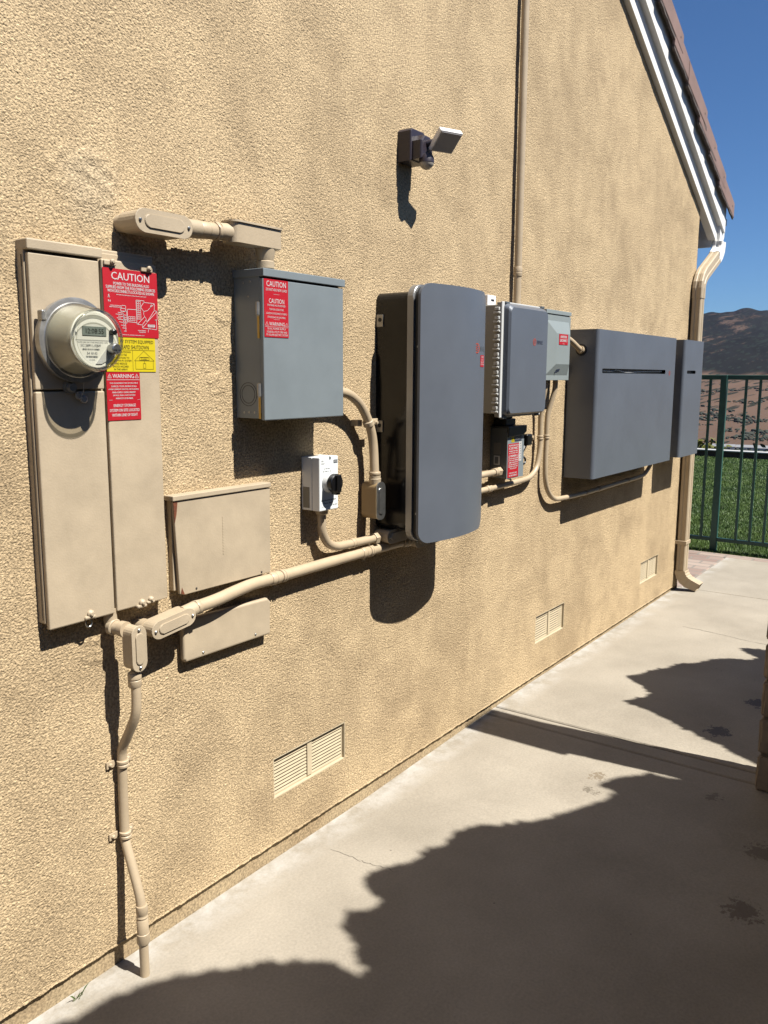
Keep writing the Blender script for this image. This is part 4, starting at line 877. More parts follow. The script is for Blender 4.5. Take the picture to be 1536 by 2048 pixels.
kn.box(KX-0.006, KX+0.012, 0.086, 0.106, KZ-0.034, KZ-0.024, 0.002); kn.build('knob', M['black_plastic'], rd)
c4 = thing('conduit', 'short tan conduit bending from under the white isolator toward the tall cabinet', 'conduit', (1.95, 0.036, 0.93))
b = MB(); b.lathe((1.948, 0.035, 1.067), (1.948, 0.035, 1.050), [(0, 0.019), (0.8, 0.019), (1, 0.016)], 18); b.tube([(1.948, 0.035, 1.06), (1.948, 0.035, 1.03), (1.953, 0.034, 0.995), (1.978, 0.033, 0.958), (2.020, 0.032, 0.940), (2.07, 0.032, 0.937), (2.24, 0.032, 0.933)], 0.0135, 16, 5); b.build('pipe', M['tan_pipe'], c4)
ring(c4, 'coupling', (2.095, 0.032, 0.937), (2.125, 0.032, 0.936), 0.0152)
locknut(c4, (2.215, 0.032, 0.9335), (2.235, 0.032, 0.933), 0.0195)
conduit_body(c4, 2.315, 0.934, 0.125, 0.042, 0.008, 0.062, 0.0)

# curved conduit, load panel to fitting beside tall cabinet
c5 = thing('conduit', 'tan conduit arching from the grey panel down to a fitting with a dark cover', 'conduit', (2.21, 0.05, 1.05))
b = MB(); b.tube([(1.955, 0.045, 1.418), (2.02, 0.045, 1.416), (2.075, 0.045, 1.404), (2.125, 0.045, 1.375), (2.165, 0.045, 1.328), (2.188, 0.045, 1.28), (2.197, 0.046, 1.23), (2.199, 0.048, 1.17), (2.199, 0.05, 1.14)], 0.0145, 18, 4); b.build('pipe', M['tan_pipe'], c5)
b = MB(); b.lathe((2.166, 0.045, 1.322), (2.174, 0.045, 1.307), [(0, 0.0165), (0.1, 0.018), (0.9, 0.018), (1, 0.0165)], 18); b.box(2.182, 2.215, 0.044, 0.050, 1.308, 1.328, 0.002); b.lathe((2.195, 0.05, 1.316), (2.195, 0.064, 1.316), [(0, 0.009), (0.5, 0.009), (0.55, 0.005), (1, 0.004)], 10); b.box(2.135, 2.158, 0.0, 0.030, 1.305, 1.325, 0.002); b.build('clamp', M['tan_paint'], c5)
locknut(c5, (2.199, 0.049, 1.158), (2.199, 0.049, 1.147), 0.0205)
b = MB(); b.lathe((2.199, 0.050, 1.145), (2.200, 0.050, 1.118), [(0, 0.0185), (0.3, 0.0185), (0.35, 0.0200), (1, 0.0185)], 20); b.build('hub', M['tan_paint'], c5)
b = MB(); b.prism(rrect(2.178, 2.222, 1.005, 1.124, 0.019), 0.012, 0.070, 0.003); bd = b.build('conduit_body', mat('tan_in_shade', (0.44, 0.31, 0.16), 0.5), c5)  # darker tan carries the shade of the body's left side in its colour
b = MB(); b.prism(rrect(2.176, 2.224, 1.003, 1.126, 0.020), 0.0705, 0.0745, 0.001); b.prism(rrect(2.186, 2.214, 1.022, 1.107, 0.012), 0.0745, 0.078, 0.0015); b.build('cover', M['steel'], bd)

# ================================================================== TALL SWITCH CABINET
T0, T1, TZ0, TZ1 = 2.258, 2.672, 0.925, 1.748
tc = thing('switch_cabinet', 'tall grey bow-fronted transfer switch cabinet with glossy black sides', 'switch cabinet', (T0, 0, TZ0))
b = MB(); b.prism(rrect(T0+0.014, T1-0.014, TZ0+0.03, TZ1-0.022, 0.03), 0.0, 0.128, 0.004); b.build('enclosure', M['black_gloss'], tc)
b = MB(); b.prism(rrect(T0+0.002, T1-0.002, TZ0+0.002, TZ1-0.002, 0.045, 8), 0.129, 0.152, 0.004, 3); fr = b.build('frame', M['silver'], tc)
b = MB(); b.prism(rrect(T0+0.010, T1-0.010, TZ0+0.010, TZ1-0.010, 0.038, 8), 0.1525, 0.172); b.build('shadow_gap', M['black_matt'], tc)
def bowed(b, x0, x1, z0, z1, r, oa, bow, th, nx=40, nz=10):
    xc, hw = (x0+x1)/2, (x1-x0)/2
    # finer columns in the rounded corners
    ts = np.concatenate([x0+r*(1-np.cos(np.linspace(0, PI/2, 9))), np.linspace(x0+r, x1-r, nx)[1:-1], x1-r*(1-np.cos(np.linspace(PI/2, 0, 9)))])
    F_, B_ = [], []
    for x in ts:
        ins = 0
        d = min(x-x0, x1-x)
        if d < r: ins = r-math.sqrt(max(0, r*r-(r-d)**2))
        o = oa+bow*(1-((x-xc)/hw)**2)
        za, zb = z0+ins, z1-ins
        F_.append([b.v(x, o, za+(zb-za)*k/nz) for k in range(nz+1)]); B_.append([b.v(x, o-th, za+(zb-za)*k/nz) for k in range(nz+1)])
    for A, C in ((F_, 1), (B_, 0)):
        for p, q in zip(A, A[1:]):
            for k in range(nz):
                fc = b.face((p[k], p[k+1], q[k+1], q[k])); 
                if fc and C: fc.smooth = True
    for k in range(nz):
        b.face((F_[0][k], F_[0][k+1], B_[0][k+1], B_[0][k])); b.face((F_[-1][k], F_[-1][k+1], B_[-1][k+1], B_[-1][k]))
    for i in range(len(ts)-1):
        for k in (0, nz): b.face((F_[i][k], F_[i+1][k], B_[i+1][k], B_[i][k]))
b = MB(); bowed(b, T0, T1, TZ0, TZ1, 0.042, 0.180, 0.036, 0.009); fcv = b.build('front_cover', M['battery_grey'], tc)
for z in (1.55, 1.02): MB().box(T0+0.004, T0+0.016, 0.165, 0.181, z, z+0.006).build('clip', M['silver'], tc)
for z in (1.640, 1.302):
    k = MB(); k.box(T0+0.010, T0+0.0138, 0.004, 0.030, z-0.022, z+0.016, 0.001); kb = k.build('bracket_tab', M['galv'], tc)
    k = MB(); k.lathe((T0+0.0102, 0.018, z), (T0+0.0094, 0.018, z), [(0, 0.007), (1, 0.007)], 14); k.build('keyhole', M['black_matt'], kb)
def logo(parent, x, z, s_, o, word=True, om='ink_orange', wm='ink_black', wlen=None, wh=None):
    b = MB()
    for k in range(24):
        a0, a1 = 2*PI*k/24, 2*PI*(k+1)/24
        b.face([b.v(x+s_*q*math.cos(a), o, z+s_*q*math.sin(a)) for q, a in ((1, a0), (1, a1), (0.78, a1), (0.78, a0))])
    for dz in (-0.38, 0, 0.38): b.ribbon([(x-0.4*s_, z+dz*s_), (x+0.4*s_, z+dz*s_)], 0.14*s_, o)
    b.ribbon([(x-0.4*s_, z-0.4*s_), (x-0.4*s_, z+0.4*s_)], 0.16*s_, o)
    l = b.build('emblem', M[om], parent, recalc=False)
    if word:
        b = MB(); put_text(b, 'ENPHASE', x+s_*1.35, x+s_*1.35+(wlen or s_*6), z-(wh or s_*0.55), z+(wh or s_*0.55), o); b.build('lettering', M[wm], parent, recalc=False)
def bo(x): return 0.180+0.036*(1-((x-(T0+T1)/2)/((T1-T0)/2))**2)
logo(fcv, 2.567, 1.556, 0.017, bo(2.567)+0.0012, word=False)
b = MB()
V, F = text_polys('ENPHASE'); mn, mx = V.min(0), V.max(0)
vs_ = []
for p in V:
    x = 2.590+(p[0]-mn[0])/(mx[0]-mn[0])*0.070; vs_.append(b.v(x, bo(x)+0.0007, 1.547+(p[1]-mn[1])/(mx[1]-mn[1])*0.017))
for q in F: b.face([vs_[i] for i in q])
b.build('lettering', M['ink_grey'], fcv, recalc=False)
# small sticker, bent with the panel edge
sx0, sx1, sz0, sz1 = 2.608, 2.656, 1.494, 1.534
b = MB(); n = 6; A = []
for k in range(n+1):
    x = sx0+(sx1-sx0)*k/n; A.append((b.v(x, bo(x)+0.0009, sz0), b.v(x, bo(x)+0.0009, sz1)))
for p, q in zip(A, A[1:]): b.face((p[0], q[0], q[1], p[1]))
st = b.build('sticker', M['sign_red'], fcv, recalc=False)
b = MB()
for s_, u0, u1, v0, v1 in (('CAUTION', 0.2, 0.8, 0.08, 0.26), ('POWER SOURCE', 0.2, 0.8, 0.36, 0.46), ('DISCONNECT LOCATED', 0.05, 0.95, 0.54, 0.66), ('INSIDE THIS CABINET', 0.05, 0.95, 0.72, 0.84)):
    V, F = text_polys(s_); mn, mx = V.min(0), V.max(0); vs_ = []
    for p in V:
        x = sx0+(sx1-sx0)*(u0+(u1-u0)*(p[0]-mn[0])/(mx[0]-mn[0])); vs_.append(b.v(x, bo(x)+0.0015, sz1-(sz1-sz0)*(v1-(v1-v0)*(p[1]-mn[1])/(mx[1]-mn[1]))))
    for q in F: b.face([vs_[i] for i in q])
b.build('lettering', M['ink_white'], st, recalc=False)

# ================================================================== COMBINER BOX
K0, K1, KZ0, KZ1 = 2.894, 3.248, 1.307, 1.738
kb = thing('combiner_box', 'grey hinged solar combiner enclosure with a row of lid screws down its left side', 'combiner box', (K0, 0, KZ0))
MB().box(K0+0.010, K1-0.008, 0.012, 0.104, KZ0+0.014, KZ1-0.010, 0.004).build('enclosure', M['enclosure_beige'], kb)
MB().box(K0+0.002, K1, 0.1045, 0.121, KZ0+0.002, KZ1-0.002, 0.002).build('flange', M['enclosure_beige'], kb)
b = MB(); b.box(K0, K1, 0.1215, 0.1275, KZ0, KZ1, 0.001); b.build('lid_rim', M['white_grey'], kb)  # pale colour stands in for sunlight on the lid's rim and chamfer
# raised lid: frustum with rounded front
t = bmesh.new(); A = rrect(K0+0.015, K1-0.004, KZ0+0.006, KZ1-0.004, 0.02); C = rrect(K0+0.024, K1-0.010, KZ0+0.016, KZ1-0.020, 0.022)
va = [t.verts.new((x, -0.128, z)) for x, z in A]; vm = [t.verts.new((x, -0.146, z)) for x, z in rrect(K0+0.018, K1-0.006, KZ0+0.010, KZ1-0.012, 0.02)]; vc = [t.verts.new((x, -0.155, z)) for x, z in C]
for P_, Q_ in ((va, vm), (vm, vc)):
    n = len(P_)
    for i in range(n): t.faces.new((P_[i], P_[(i+1) % n], Q_[(i+1) % n], Q_[i]))
t.faces.new(vc); b = MB(); b.add(t); lid = b.build('lid', M['battery_grey'], kb)
for i in range(12):
    z = KZ0+0.030+i*0.0335
    b = MB(); b.box(K0-0.008, K0+0.004, 0.100, 0.119, z, z+0.012, 0.002); b.lathe((K0-0.004, 0.095, z-0.008), (K0-0.004, 0.121, z-0.008), [(0, 0.004), (1, 0.004)], 8); b.build('lid_screw', M['white_grey'], kb)
b = MB(); b.box(2.985, 3.052, 0.0, 0.016, KZ1-0.004, KZ1+0.036, 0.002); tb = b.build('bracket_tab', M['lamp_white'], kb)
MB().box(3.012, 3.036, 0.0162, 0.017, KZ1+0.014, KZ1+0.021).build('slot', M['black_matt'], tb)
for (x, z) in ((K0+0.02, KZ1-0.004), (K1-0.03, KZ1-0.002), (K0+0.02, KZ0-0.002), (K1-0.05, KZ0+0.001)): MB().box(x, x+0.03, 0.118, 0.134, z-0.004, z+0.005, 0.002).build('latch', M['grey_dark'], kb)
logo(lid, 3.120, 1.596, 0.014, 0.1556, word=False); b = MB(); put_text(b, 'ENPHASE', 3.140, 3.193, 1.588, 1.603, 0.1556); b.build('lettering', M['ink_blue'], lid, recalc=False)
c6 = thing('conduit', 'straight tan conduit rising up the wall from the combiner box to the roof', 'conduit', (3.214, 0.024, 1.73))
MB().cyl((3.214, 0.026, 1.72), (3.214, 0.026, 3.9), 0.0150, seg=22).build('pipe', M['tan_pipe'], c6)
ring(c6, 'coupling', (3.214, 0.026, 1.862), (3.214, 0.026, 1.90), 0.0178, lip=0.0012)

# ================================================================== SMALL BREAKER PANEL
B0, B1, BZ0, BZ1, BO = 3.366, 3.624, 1.446, 1.741, 0.086
bp = thing('breaker_panel', 'narrow pale grey breaker panel with an embossed cover and a square red sticker', 'breaker panel', (B0, 0, BZ0))
MB().box(B0+0.003, B1-0.003, 0.0, BO-0.004, BZ0+0.003, BZ1-0.002, 0.002).build('cabinet', M['grey_light'], bp)
MB().box(B0, B1, 0.0, BO+0.003, BZ1-0.016, BZ1+0.001, 0.0015).build('top_rim', M['grey_light'], bp)
b = MB(); b.box(B0, B1, BO-0.0035, BO, BZ0, BZ1-0.020, 0.001)
t = bmesh.new(); A = [(3.376, 1.468), (3.604, 1.468), (3.604, 1.697), (3.376, 1.697)]; C = [(3.448, 1.515), (3.588, 1.515), (3.588, 1.645), (3.448, 1.645)]
va = [t.verts.new((x, -BO-0.0003, z)) for x, z in A]; vc = [t.verts.new((x, -BO-0.016, z)) for x, z in C]
for i in range(4): t.faces.new((va[i], va[(i+1) % 4], vc[(i+1) % 4], vc[i]))
t.faces.new(vc); b.add(t); cv = b.build('cover', M['grey_light'], bp)
sign(cv, 3.470, 3.562, 1.598, 1.643, BO+0.0162, M['sign_red'], M['ink_white'], [('INVERTER', 0.15, 0.85, 0.14, 0.38), ('DISCONNECT', 0.08, 0.92, 0.48, 0.72), ('NEC', 0.42, 0.6, 0.88, 0.93)], name='sticker', bold=0.0004)
b = MB(); b.ribbon([(3.468, 1.4905), (3.505, 1.494)], 0.003, BO+0.0095); b.ribbon([(3.462, 1.4835), (3.502, 1.487)], 0.003, BO+0.0075); b.ribbon([(3.462, 1.4835), (3.470, 1.477)], 0.003, BO+0.007); b.build('maker_mark', M['ink_blue'], cv, recalc=False)

# ================================================================== FUSED DISCONNECT
D0, D1, DZ0, DZ1, DOO = 3.060, 3.208, 1.052, 1.262, 0.080
fd = thing('safety_switch', 'small dark grey safety switch box with a red label and black side lever', 'safety switch', (D0, 0, DZ0))
MB().box(D0+0.002, D1-0.002, 0.0, DOO-0.004, DZ0+0.002, DZ1-0.004, 0.002).build('cabinet', M['grey_dark'], fd)
b = MB(); b.box(D0, D1, DOO-0.0035, DOO, DZ0, 1.240, 0.001); dcv = b.build('cover', M['grey_box'], fd)
b = MB(); b.prism([(D0-0.003, 1.222), (D0-0.003, DZ1), (D1+0.008, DZ1+0.002), (D1+0.008, 1.238), (D1-0.02, 1.226)], DOO+0.0008, DOO+0.008, 0.002); b.box(D0-0.003, D1+0.006, 0.0, DOO+0.001, DZ1-0.003, DZ1+0.002); b.box(D0+0.03, D1-0.03, 0.0, 0.055, DZ1+0.0025, DZ1+0.03, 0.004); b.build('hood', M['hood'], fd)
b = MB(); b.tube([(D1-0.004, 0.05, 1.128), (D1+0.03, 0.052, 1.145), (D1+0.066, 0.054, 1.180)], 0.010, 10, 3); b.box(D1+0.050, D1+0.098, 0.040, 0.072, 1.174, 1.222, 0.006, 3); b.build('lever', M['black_plastic'], fd)
b = MB(); b.tube([(D1-0.002, 0.06, 1.130), (D1+0.036, 0.06, 1.128), (D1+0.056, 0.06, 1.118), (D1+0.056, 0.06, 1.104), (D1+0.036, 0.06, 1.096), (D1-0.002, 0.06, 1.098)], 0.0042, 8, 3); b.build('hasp', M['black_plastic'], fd)
def w3(b, T, oo): warn_tri(b, T, oo, 0.03, 0.325, 0.12, 0.07, 0.0012); warn_tri(b, T, oo, 0.85, 0.325, 0.12, 0.07, 0.0012)
sign(dcv, D0+0.006, 3.160, 1.056, 1.193, DOO, M['sign_red'], M['ink_white'],
     [('PHOTOVOLTAIC SYSTEM', 0.06, 0.95, 0.03, 0.075), ('AC DISCONNECT', 0.06, 0.95, 0.10, 0.17), ('NOMINAL OPERATING', 0.08, 0.9, 0.20, 0.235), ('AC VOLTAGE: 240V', 0.08, 0.9, 0.26, 0.295), ('WARNING', 0.2, 0.8, 0.33, 0.395), ('ELECTRIC SHOCK HAZARD', 0.05, 0.95, 0.42, 0.455), ('DO NOT TOUCH TERMINALS', 0.05, 0.95, 0.48, 0.515),
      ('TERMINALS ON BOTH THE LINE', 0.06, 0.9, 0.54, 0.575), ('AND LOAD SIDES MAY BE', 0.06, 0.9, 0.60, 0.635), ('ENERGIZED IN THE OPEN', 0.06, 0.9, 0.66, 0.695), ('POSITION', 0.2, 0.8, 0.72, 0.755), ('PHOTOVOLTAIC', 0.15, 0.85, 0.85, 0.89), ('AC DISCONNECT', 0.12, 0.88, 0.92, 0.965)], extra=w3, bold=0.0003)
pl = MB().box(3.094, 3.119, DOO, DOO+0.0008, 1.199, 1.229).build('label', M['sign_yellow'], dcv); pl['label'] = 'yellow square label'
b = MB(); b.ribbon([(3.099, 1.224), (3.114, 1.224), (3.114, 1.204), (3.099, 1.204), (3.099, 1.224)], 0.002, DOO+0.0012); b.build('lettering', M['ink_black'], pl, recalc=False)
pl = MB().box(3.1195, 3.182, DOO, DOO+0.0008, 1.201, 1.231).build('label', M['ink_blue'], dcv)
b = MB()
for k, s_ in enumerate(('SAFETY SWITCH', '60 AMP 240 VAC', 'TYPE 3R', 'ENCLOSURE')): put_text(b, s_, 3.126, 3.170, 1.226-k*0.006, 1.2295-k*0.006, DOO+0.0012)
b.build('lettering', M['label_white'], pl, recalc=False)
pl = MB().box(3.1605, 3.186, DOO, DOO+0.0008, 1.118, 1.198).build('label', M['label_white'], dcv)
b = MB()
for k in range(7): b.ribbon([(3.170+0.003*(k % 2), 1.126+k*0.0105), (3.178, 1.129+k*0.0105)], 0.0025, DOO+0.0012)
b.build('lettering', M['ink_blue'], pl, recalc=False)
pl = MB().box(D0+0.0005, D0+0.0018, 0.018, 0.050, 1.15, 1.197).build('label', M['label_grey'], fd); pl = MB().box(D0+0.0005, D0+0.0018, 0.020, 0.047, 1.108, 1.145).build('label', M['label_white'], fd)
MB().box(D0-0.0002, D0+0.0004, 0.024, 0.040, 1.112, 1.140).build('lettering', M['ink_grey'], pl)
b = MB(); b.box(D0+0.04, D0+0.10, 0.0, 0.05, 1.292, 1.32, 0.004); b.build('hub', M['grey_dark'], fd)

# ================================================================== CONDUITS ON THE RIGHT
c7 = thing('conduit', 'thin tan conduit from the breaker panel bending left under the safety switch', 'conduit', (3.47, 0.03, 1.02))
PR = 0.0115
b = MB(); b.tube([(3.455, 0.052, 1.447), (3.455, 0.05, 1.40), (3.462, 0.036, 1.34), (3.468, 0.030, 1.29), (3.470, 0.030, 1.19), (3.464, 0.030, 1.12), (3.440, 0.030, 1.062), (3.390, 0.030, 1.032), (3.330, 0.030, 1.022), (3.15, 0.030, 1.017), (2.66, 0.030, 1.010)], PR, 14, 5); b.build('pipe', M['tan_pipe'], c7)
ring(c7, 'coupling', (2.985, 0.030, 1.0145), (3.025, 0.030, 1.015), 0.0145); strap(c7, 3.470, 0.030, 1.195, PR, 'z', (-1,))
c8 = thing('conduit', 'thin tan conduit from the breaker panel bending right under the wide grey battery', 'conduit', (3.54, 0.03, 0.9))
b = MB(); b.tube([(3.560, 0.052, 1.447), (3.560, 0.05, 1.40), (3.548, 0.037, 1.335), (3.538, 0.030, 1.28), (3.535, 0.030, 1.19), (3.533, 0.030, 1.08), (3.541, 0.030, 1.00), (3.575, 0.030, 0.942), (3.635, 0.030, 0.905), (3.72, 0.030, 0.894), (4.0, 0.030, 0.888), (4.45, 0.030, 0.891), (4.80, 0.030, 0.893), (4.90, 0.030, 0.903), (4.965, 0.034, 0.935), (4.985, 0.05, 0.99)], PR, 14, 5); b.build('pipe', M['tan_pipe'], c8)
ring(c8, 'coupling', (4.18, 0.030, 0.8893), (4.23, 0.030, 0.8897), 0.0145); strap(c8, 3.535, 0.030, 1.195, PR, 'z', (1,)); strap(c8, 4.02, 0.030, 0.888, PR, 'x', (-1,)); strap(c8, 4.62, 0.030, 0.892, PR, 'x', (-1,))
c9 = thing('conduit', 'short sloping tan conduit between the breaker panel and the wide battery', 'conduit', (3.74, 0.06, 1.6))
b = MB(); b.tube([(3.615, 0.045, 1.645), (3.66, 0.046, 1.640), (3.72, 0.054, 1.620), (3.775, 0.064, 1.592), (3.805, 0.068, 1.583)], 0.0125, 14, 4); b.build('pipe', M['tan_pipe'], c9)
MB().lathe((3.785, 0.067, 1.588), (3.799, 0.068, 1.584), [(0, 0.017), (0.8, 0.0185), (1, 0.018)], 18).build('locknut', M['tan_pipe'], c9)
MB().lathe((3.7965, 0.068, 1.584), (3.7995, 0.068, 1.584), [(0, 0.026), (1, 0.027)], 20).build('gasket', M['black_matt'], c9)
c10 = thing('conduit', 'short tan conduit stub joining the tall cabinet to the side of the safety switch', 'conduit', (2.95, 0.05, 1.08))
b = MB(); b.cyl((2.655, 0.050, 1.078), (3.05, 0.050, 1.083), 0.0125, seg=16); b.build('pipe', M['tan_pipe'], c10)
locknut(c10, (3.03, 0.050, 1.083), (3.056, 0.050, 1.083), 0.0185); ring(c10, 'connector', (3.005, 0.050, 1.0825), (3.032, 0.050, 1.083), 0.0165)

# ================================================================== BATTERIES
def battery(x0, x1, slot, label, emblem):
    z0, z1, o1 = 0.985, 1.678, 0.150
    t = thing('battery_cabinet', label, 'battery', (x0, 0, z0))
    b = MB(); pts_ = [(0.0, x0), ]
    # cover: plan profile with radiused vertical edges
    r = 0.016; P_ = [(x0, 0.004), (x0, o1-r)]+[(x0+r-r*math.cos(a), o1-r+r*math.sin(a)) for a in np.linspace(0, PI/2, 13)[1:]]+[(x1-r+r*math.sin(a), o1-r+r*math.cos(a)) for a in np.linspace(0, PI/2, 13)]+[(x1, 0.004)]
    s0, s1, q0, q1 = slot
    # lower and upper bands, then a band with the slot cut through it
    def strip(za, zb, pl): 
        A = [b.v(x, o, za) for x, o in pl]; C = [b.v(x, o, zb) for x, o in pl]
        for i in range(len(pl)-1):
            fc = b.face((A[i], A[i+1], C[i+1], C[i]))
        return A, C
    zc, zd = q0, q1
    fL = [p for p in P_ if p[0] <= x0+r+1e-6]; fR = [p for p in P_ if p[0] >= x1-r-1e-6]
    A0, C0 = strip(z0, zc, P_); A1, C1 = strip(zd, z1, P_)
    strip(zc, zd, fL+[(s0, o1)]); strip(zc, zd, [(s1, o1)]+fR)
    b.face(A0[::-1]+[]); b.face(C1)
    # rounded slot ends
    rr_ = (q1-q0)/2; zm = (q0+q1)/2
    for sx, sg in ((s0, 1), (s1, -1)):
        for sgn in (1, -1):
            arc = [b.v(sx+sg*rr_*(1-math.cos(a)), o1, zm+sgn*rr_*math.sin(a)) for a in np.linspace(0, PI/2, 6)]
            cor = b.v(sx, o1, zm+sgn*rr_); 
            for i in range(5): b.face((cor, arc[i], arc[i+1]))
    # slot walls
    for (za, zb_) in ((q0, q0), (q1, q1)): b.face([b.v(s0, o1, za), b.v(s1, o1, za), b.v(s1, o1-0.012, za), b.v(s0, o1-0.012, za)])
    b.bm.normal_update()
    bmesh.ops.remove_doubles(b.bm, verts=b.bm.verts, dist=1e-6)
    cov = b.build('cover', M['battery_grey'], t)
    for p in cov.data.polygons: pass
    k = MB(); k.box(s0-0.01, s1+0.01, o1-0.05, o1-0.014, q0-0.01, q1+0.01); cr = k.build('slot_recess', mat('slot_dark', (0.03, 0.045, 0.04), 0.25, var=0.6, vscale=30), t)
    if s1-s0 > 0.4:
        k = MB(); k.tube([(s0+0.02, o1-0.012, q0+0.012), (s0+0.15, o1-0.012, q0+0.010), (s0+0.22, o1-0.011, q0+0.016), (s0+0.36, o1-0.012, q0+0.006), (s0+0.6, o1-0.012, q0+0.011), (s1-0.03, o1-0.012, q0+0.015)], 0.0022, 6, 4); k.build('cable', M['white_grey'], cr)
    MB().box(x0+0.04, x1-0.04, 0.0, 0.0038, z0+0.05, z1-0.05).build('wall_bracket', M['galv'], t)
    if emblem: logo(cov, *emblem, o1+0.0008, word=False)
    return t
battery(3.800, 4.982, (3.858, 4.800, 1.478, 1.500), 'wide grey wall battery cabinet with a long narrow slot across its front', (4.872, 1.483, 0.013))
battery(5.150, 5.542, (5.208, 5.386, 1.481, 1.500), 'narrow grey wall battery cabinet by the downspout, with a short dark slot', None)
c11 = thing('conduit', 'small conduit fitting bridging the gap between the two grey batteries', 'conduit', (5.06, 0.06, 1.58))
b = MB(); b.tube([(4.978, 0.062, 1.575), (5.03, 0.068, 1.592), (5.09, 0.068, 1.592), (5.152, 0.062, 1.575)], 0.0125, 14, 4); b.build('pipe', M['tan_pipe'], c11)
for x in (4.99, 5.13): locknut(c11, (x-0.006, 0.064, 1.580), (x+0.008, 0.064, 1.581), 0.018)

# ================================================================== FLOODLIGHT
fl = thing('floodlight', 'small dark wall floodlight with a tilted square head and white motion sensor', 'security light', (2.42, 0, 2.14))
b = MB(); b.prism([(2.386, 2.146), (2.470, 2.146), (2.470, 2.238), (2.462, 2.246), (2.394, 2.246), (2.386, 2.238)], 0.0, 0.052, 0.004); b.build('back_box', M['dark_plastic'], fl)
b = MB(); b.prism([(2.394, 2.150), (2.462, 2.150), (2.462, 2.206), (2.446, 2.224), (2.410, 2.224), (2.394, 2.206)], 0.0525, 0.088, 0.006); b.lathe((2.430, 0.085, 2.200), (2.446, 0.124, 2.208), [(0, 0.012), (0.5, 0.010), (1, 0.014)], 14); b.lathe((2.424, 0.088, 2.166), (2.424, 0.088, 2.140), [(0, 0.018), (0.4, 0.024), (1, 0.0245)], 20); b.build('arm', M['dark_plastic'], fl)
sn = MB()
for i in range(7):
    pass
sn.lathe((2.424, 0.088, 2.1395), (2.424, 0.088, 2.118), [(0, 0.0235), (0.3, 0.0225), (0.6, 0.018), (0.85, 0.0105), (1, 0.001)], 22); sn.build('motion_sensor', M['lens_white'], fl)
def tilted_box(w, h, d, bev): 
    t = bmesh.new(); bmesh.ops.create_cube(t, size=1.0); bmesh.ops.scale(t, vec=(w, h, d), verts=t.verts); bmesh.ops.bevel(t, geom=list(t.edges), offset=bev, segments=2, profile=0.5, affect='EDGES'); return t
nrm = Vector((-0.20, -0.62, -0.76)).normalized(); xa = Vector((1, -0.28, 0.10)); xa = (xa-nrm*xa.dot(nrm)).normalized(); ya = nrm.cross(xa)
mt4 = Matrix((xa, ya, nrm)).transposed().to_4x4(); mt4.translation = Vector((2.462, -0.135, 2.209))
b = MB(); b.add(tilted_box(0.090, 0.078, 0.018, 0.003), mt4); hd = b.build('lamp_head', M['lamp_white'], fl)
mt5 = mt4.copy(); mt5.translation = mt4.translation+nrm*0.0095
b = MB(); b.add(tilted_box(0.081, 0.069, 0.003, 0.001), mt5); b.build('diffuser', M['lamp_face'], hd)

# ================================================================== FENCE
FX = 7.345
fe = thing('fence', 'dark green metal picket fence across the end of the path', 'fence', (FX, 0, 0))
YA, YB = -4.2, 6.0
MB().box(FX-0.016, FX+0.016, -YB, -YA, 1.440, 1.478, 0.003).build('top_rail', M['fence_green'], fe)
MB().box(FX-0.014, FX+0.014, -YB, -YA, 0.098, 0.128, 0.002).build('bottom_rail', M['fence_green'], fe)
for i in range(-2, 3):
    y = 0.160+i*2.0
    MB().box(FX-0.025, FX+0.025, -y-0.025, -y+0.025, -0.05, 1.500 if i != 0 else 1.4785, 0.003).build('post', M['fence_green'], fe)
i = 0; y = 0.160-0.1075
ysl = [0.160+2.0*j+0.1075*k for j in range(-2, 3) for k in range(1, 18) if YA < 0.160+2.0*j+0.1075*k < YB]
for y in ysl: MB().box(FX-0.0095, FX+0.0095, -y-0.0095, -y+0.0095, 0.128, 1.440).build('picket', M['fence_green'], fe)

# ================================================================== BLOCK PILLAR
px0, px1, py = 3.055, 3.245, -1.092
pil = thing('block_pillar', 'weathered split-face block pillar at the right edge of the path', 'pillar', (px0, 1.3, 0))
b = MB(); z = 0.016; ch = 0.137
k = 0
while z < 1.62:
    sub = bmesh.new()
    n = 3
    c = MB(); c.box(px0, px1, -py, -py+0.40, z+0.006, z+ch-0.004, 0.012, 3); c.bm.verts.ensure_lookup_table()
    bmesh.ops.subdivide_edges(c.bm, edges=list(c.bm.edges), cuts=1, use_grid_fill=True)
    for v in c.bm.verts: v.co += Vector((random.uniform(-1, 1), random.uniform(-1, 1), random.uniform(-0.4, 0.4)))*0.0025
    b.add(c.bm); z += ch; k += 1; sub.free()
b.build('block_course', M['block'], pil)
MB().box(px0+0.012, px1-0.012, -py+0.012, -py+0.388, -0.1, 1.655).build('mortar_core', M['mortar'], pil)
MB().box(px0-0.02, px1+0.02, -py-0.012, -py+0.42, 1.657, 1.70, 0.008).build('cap', M['block'], pil)

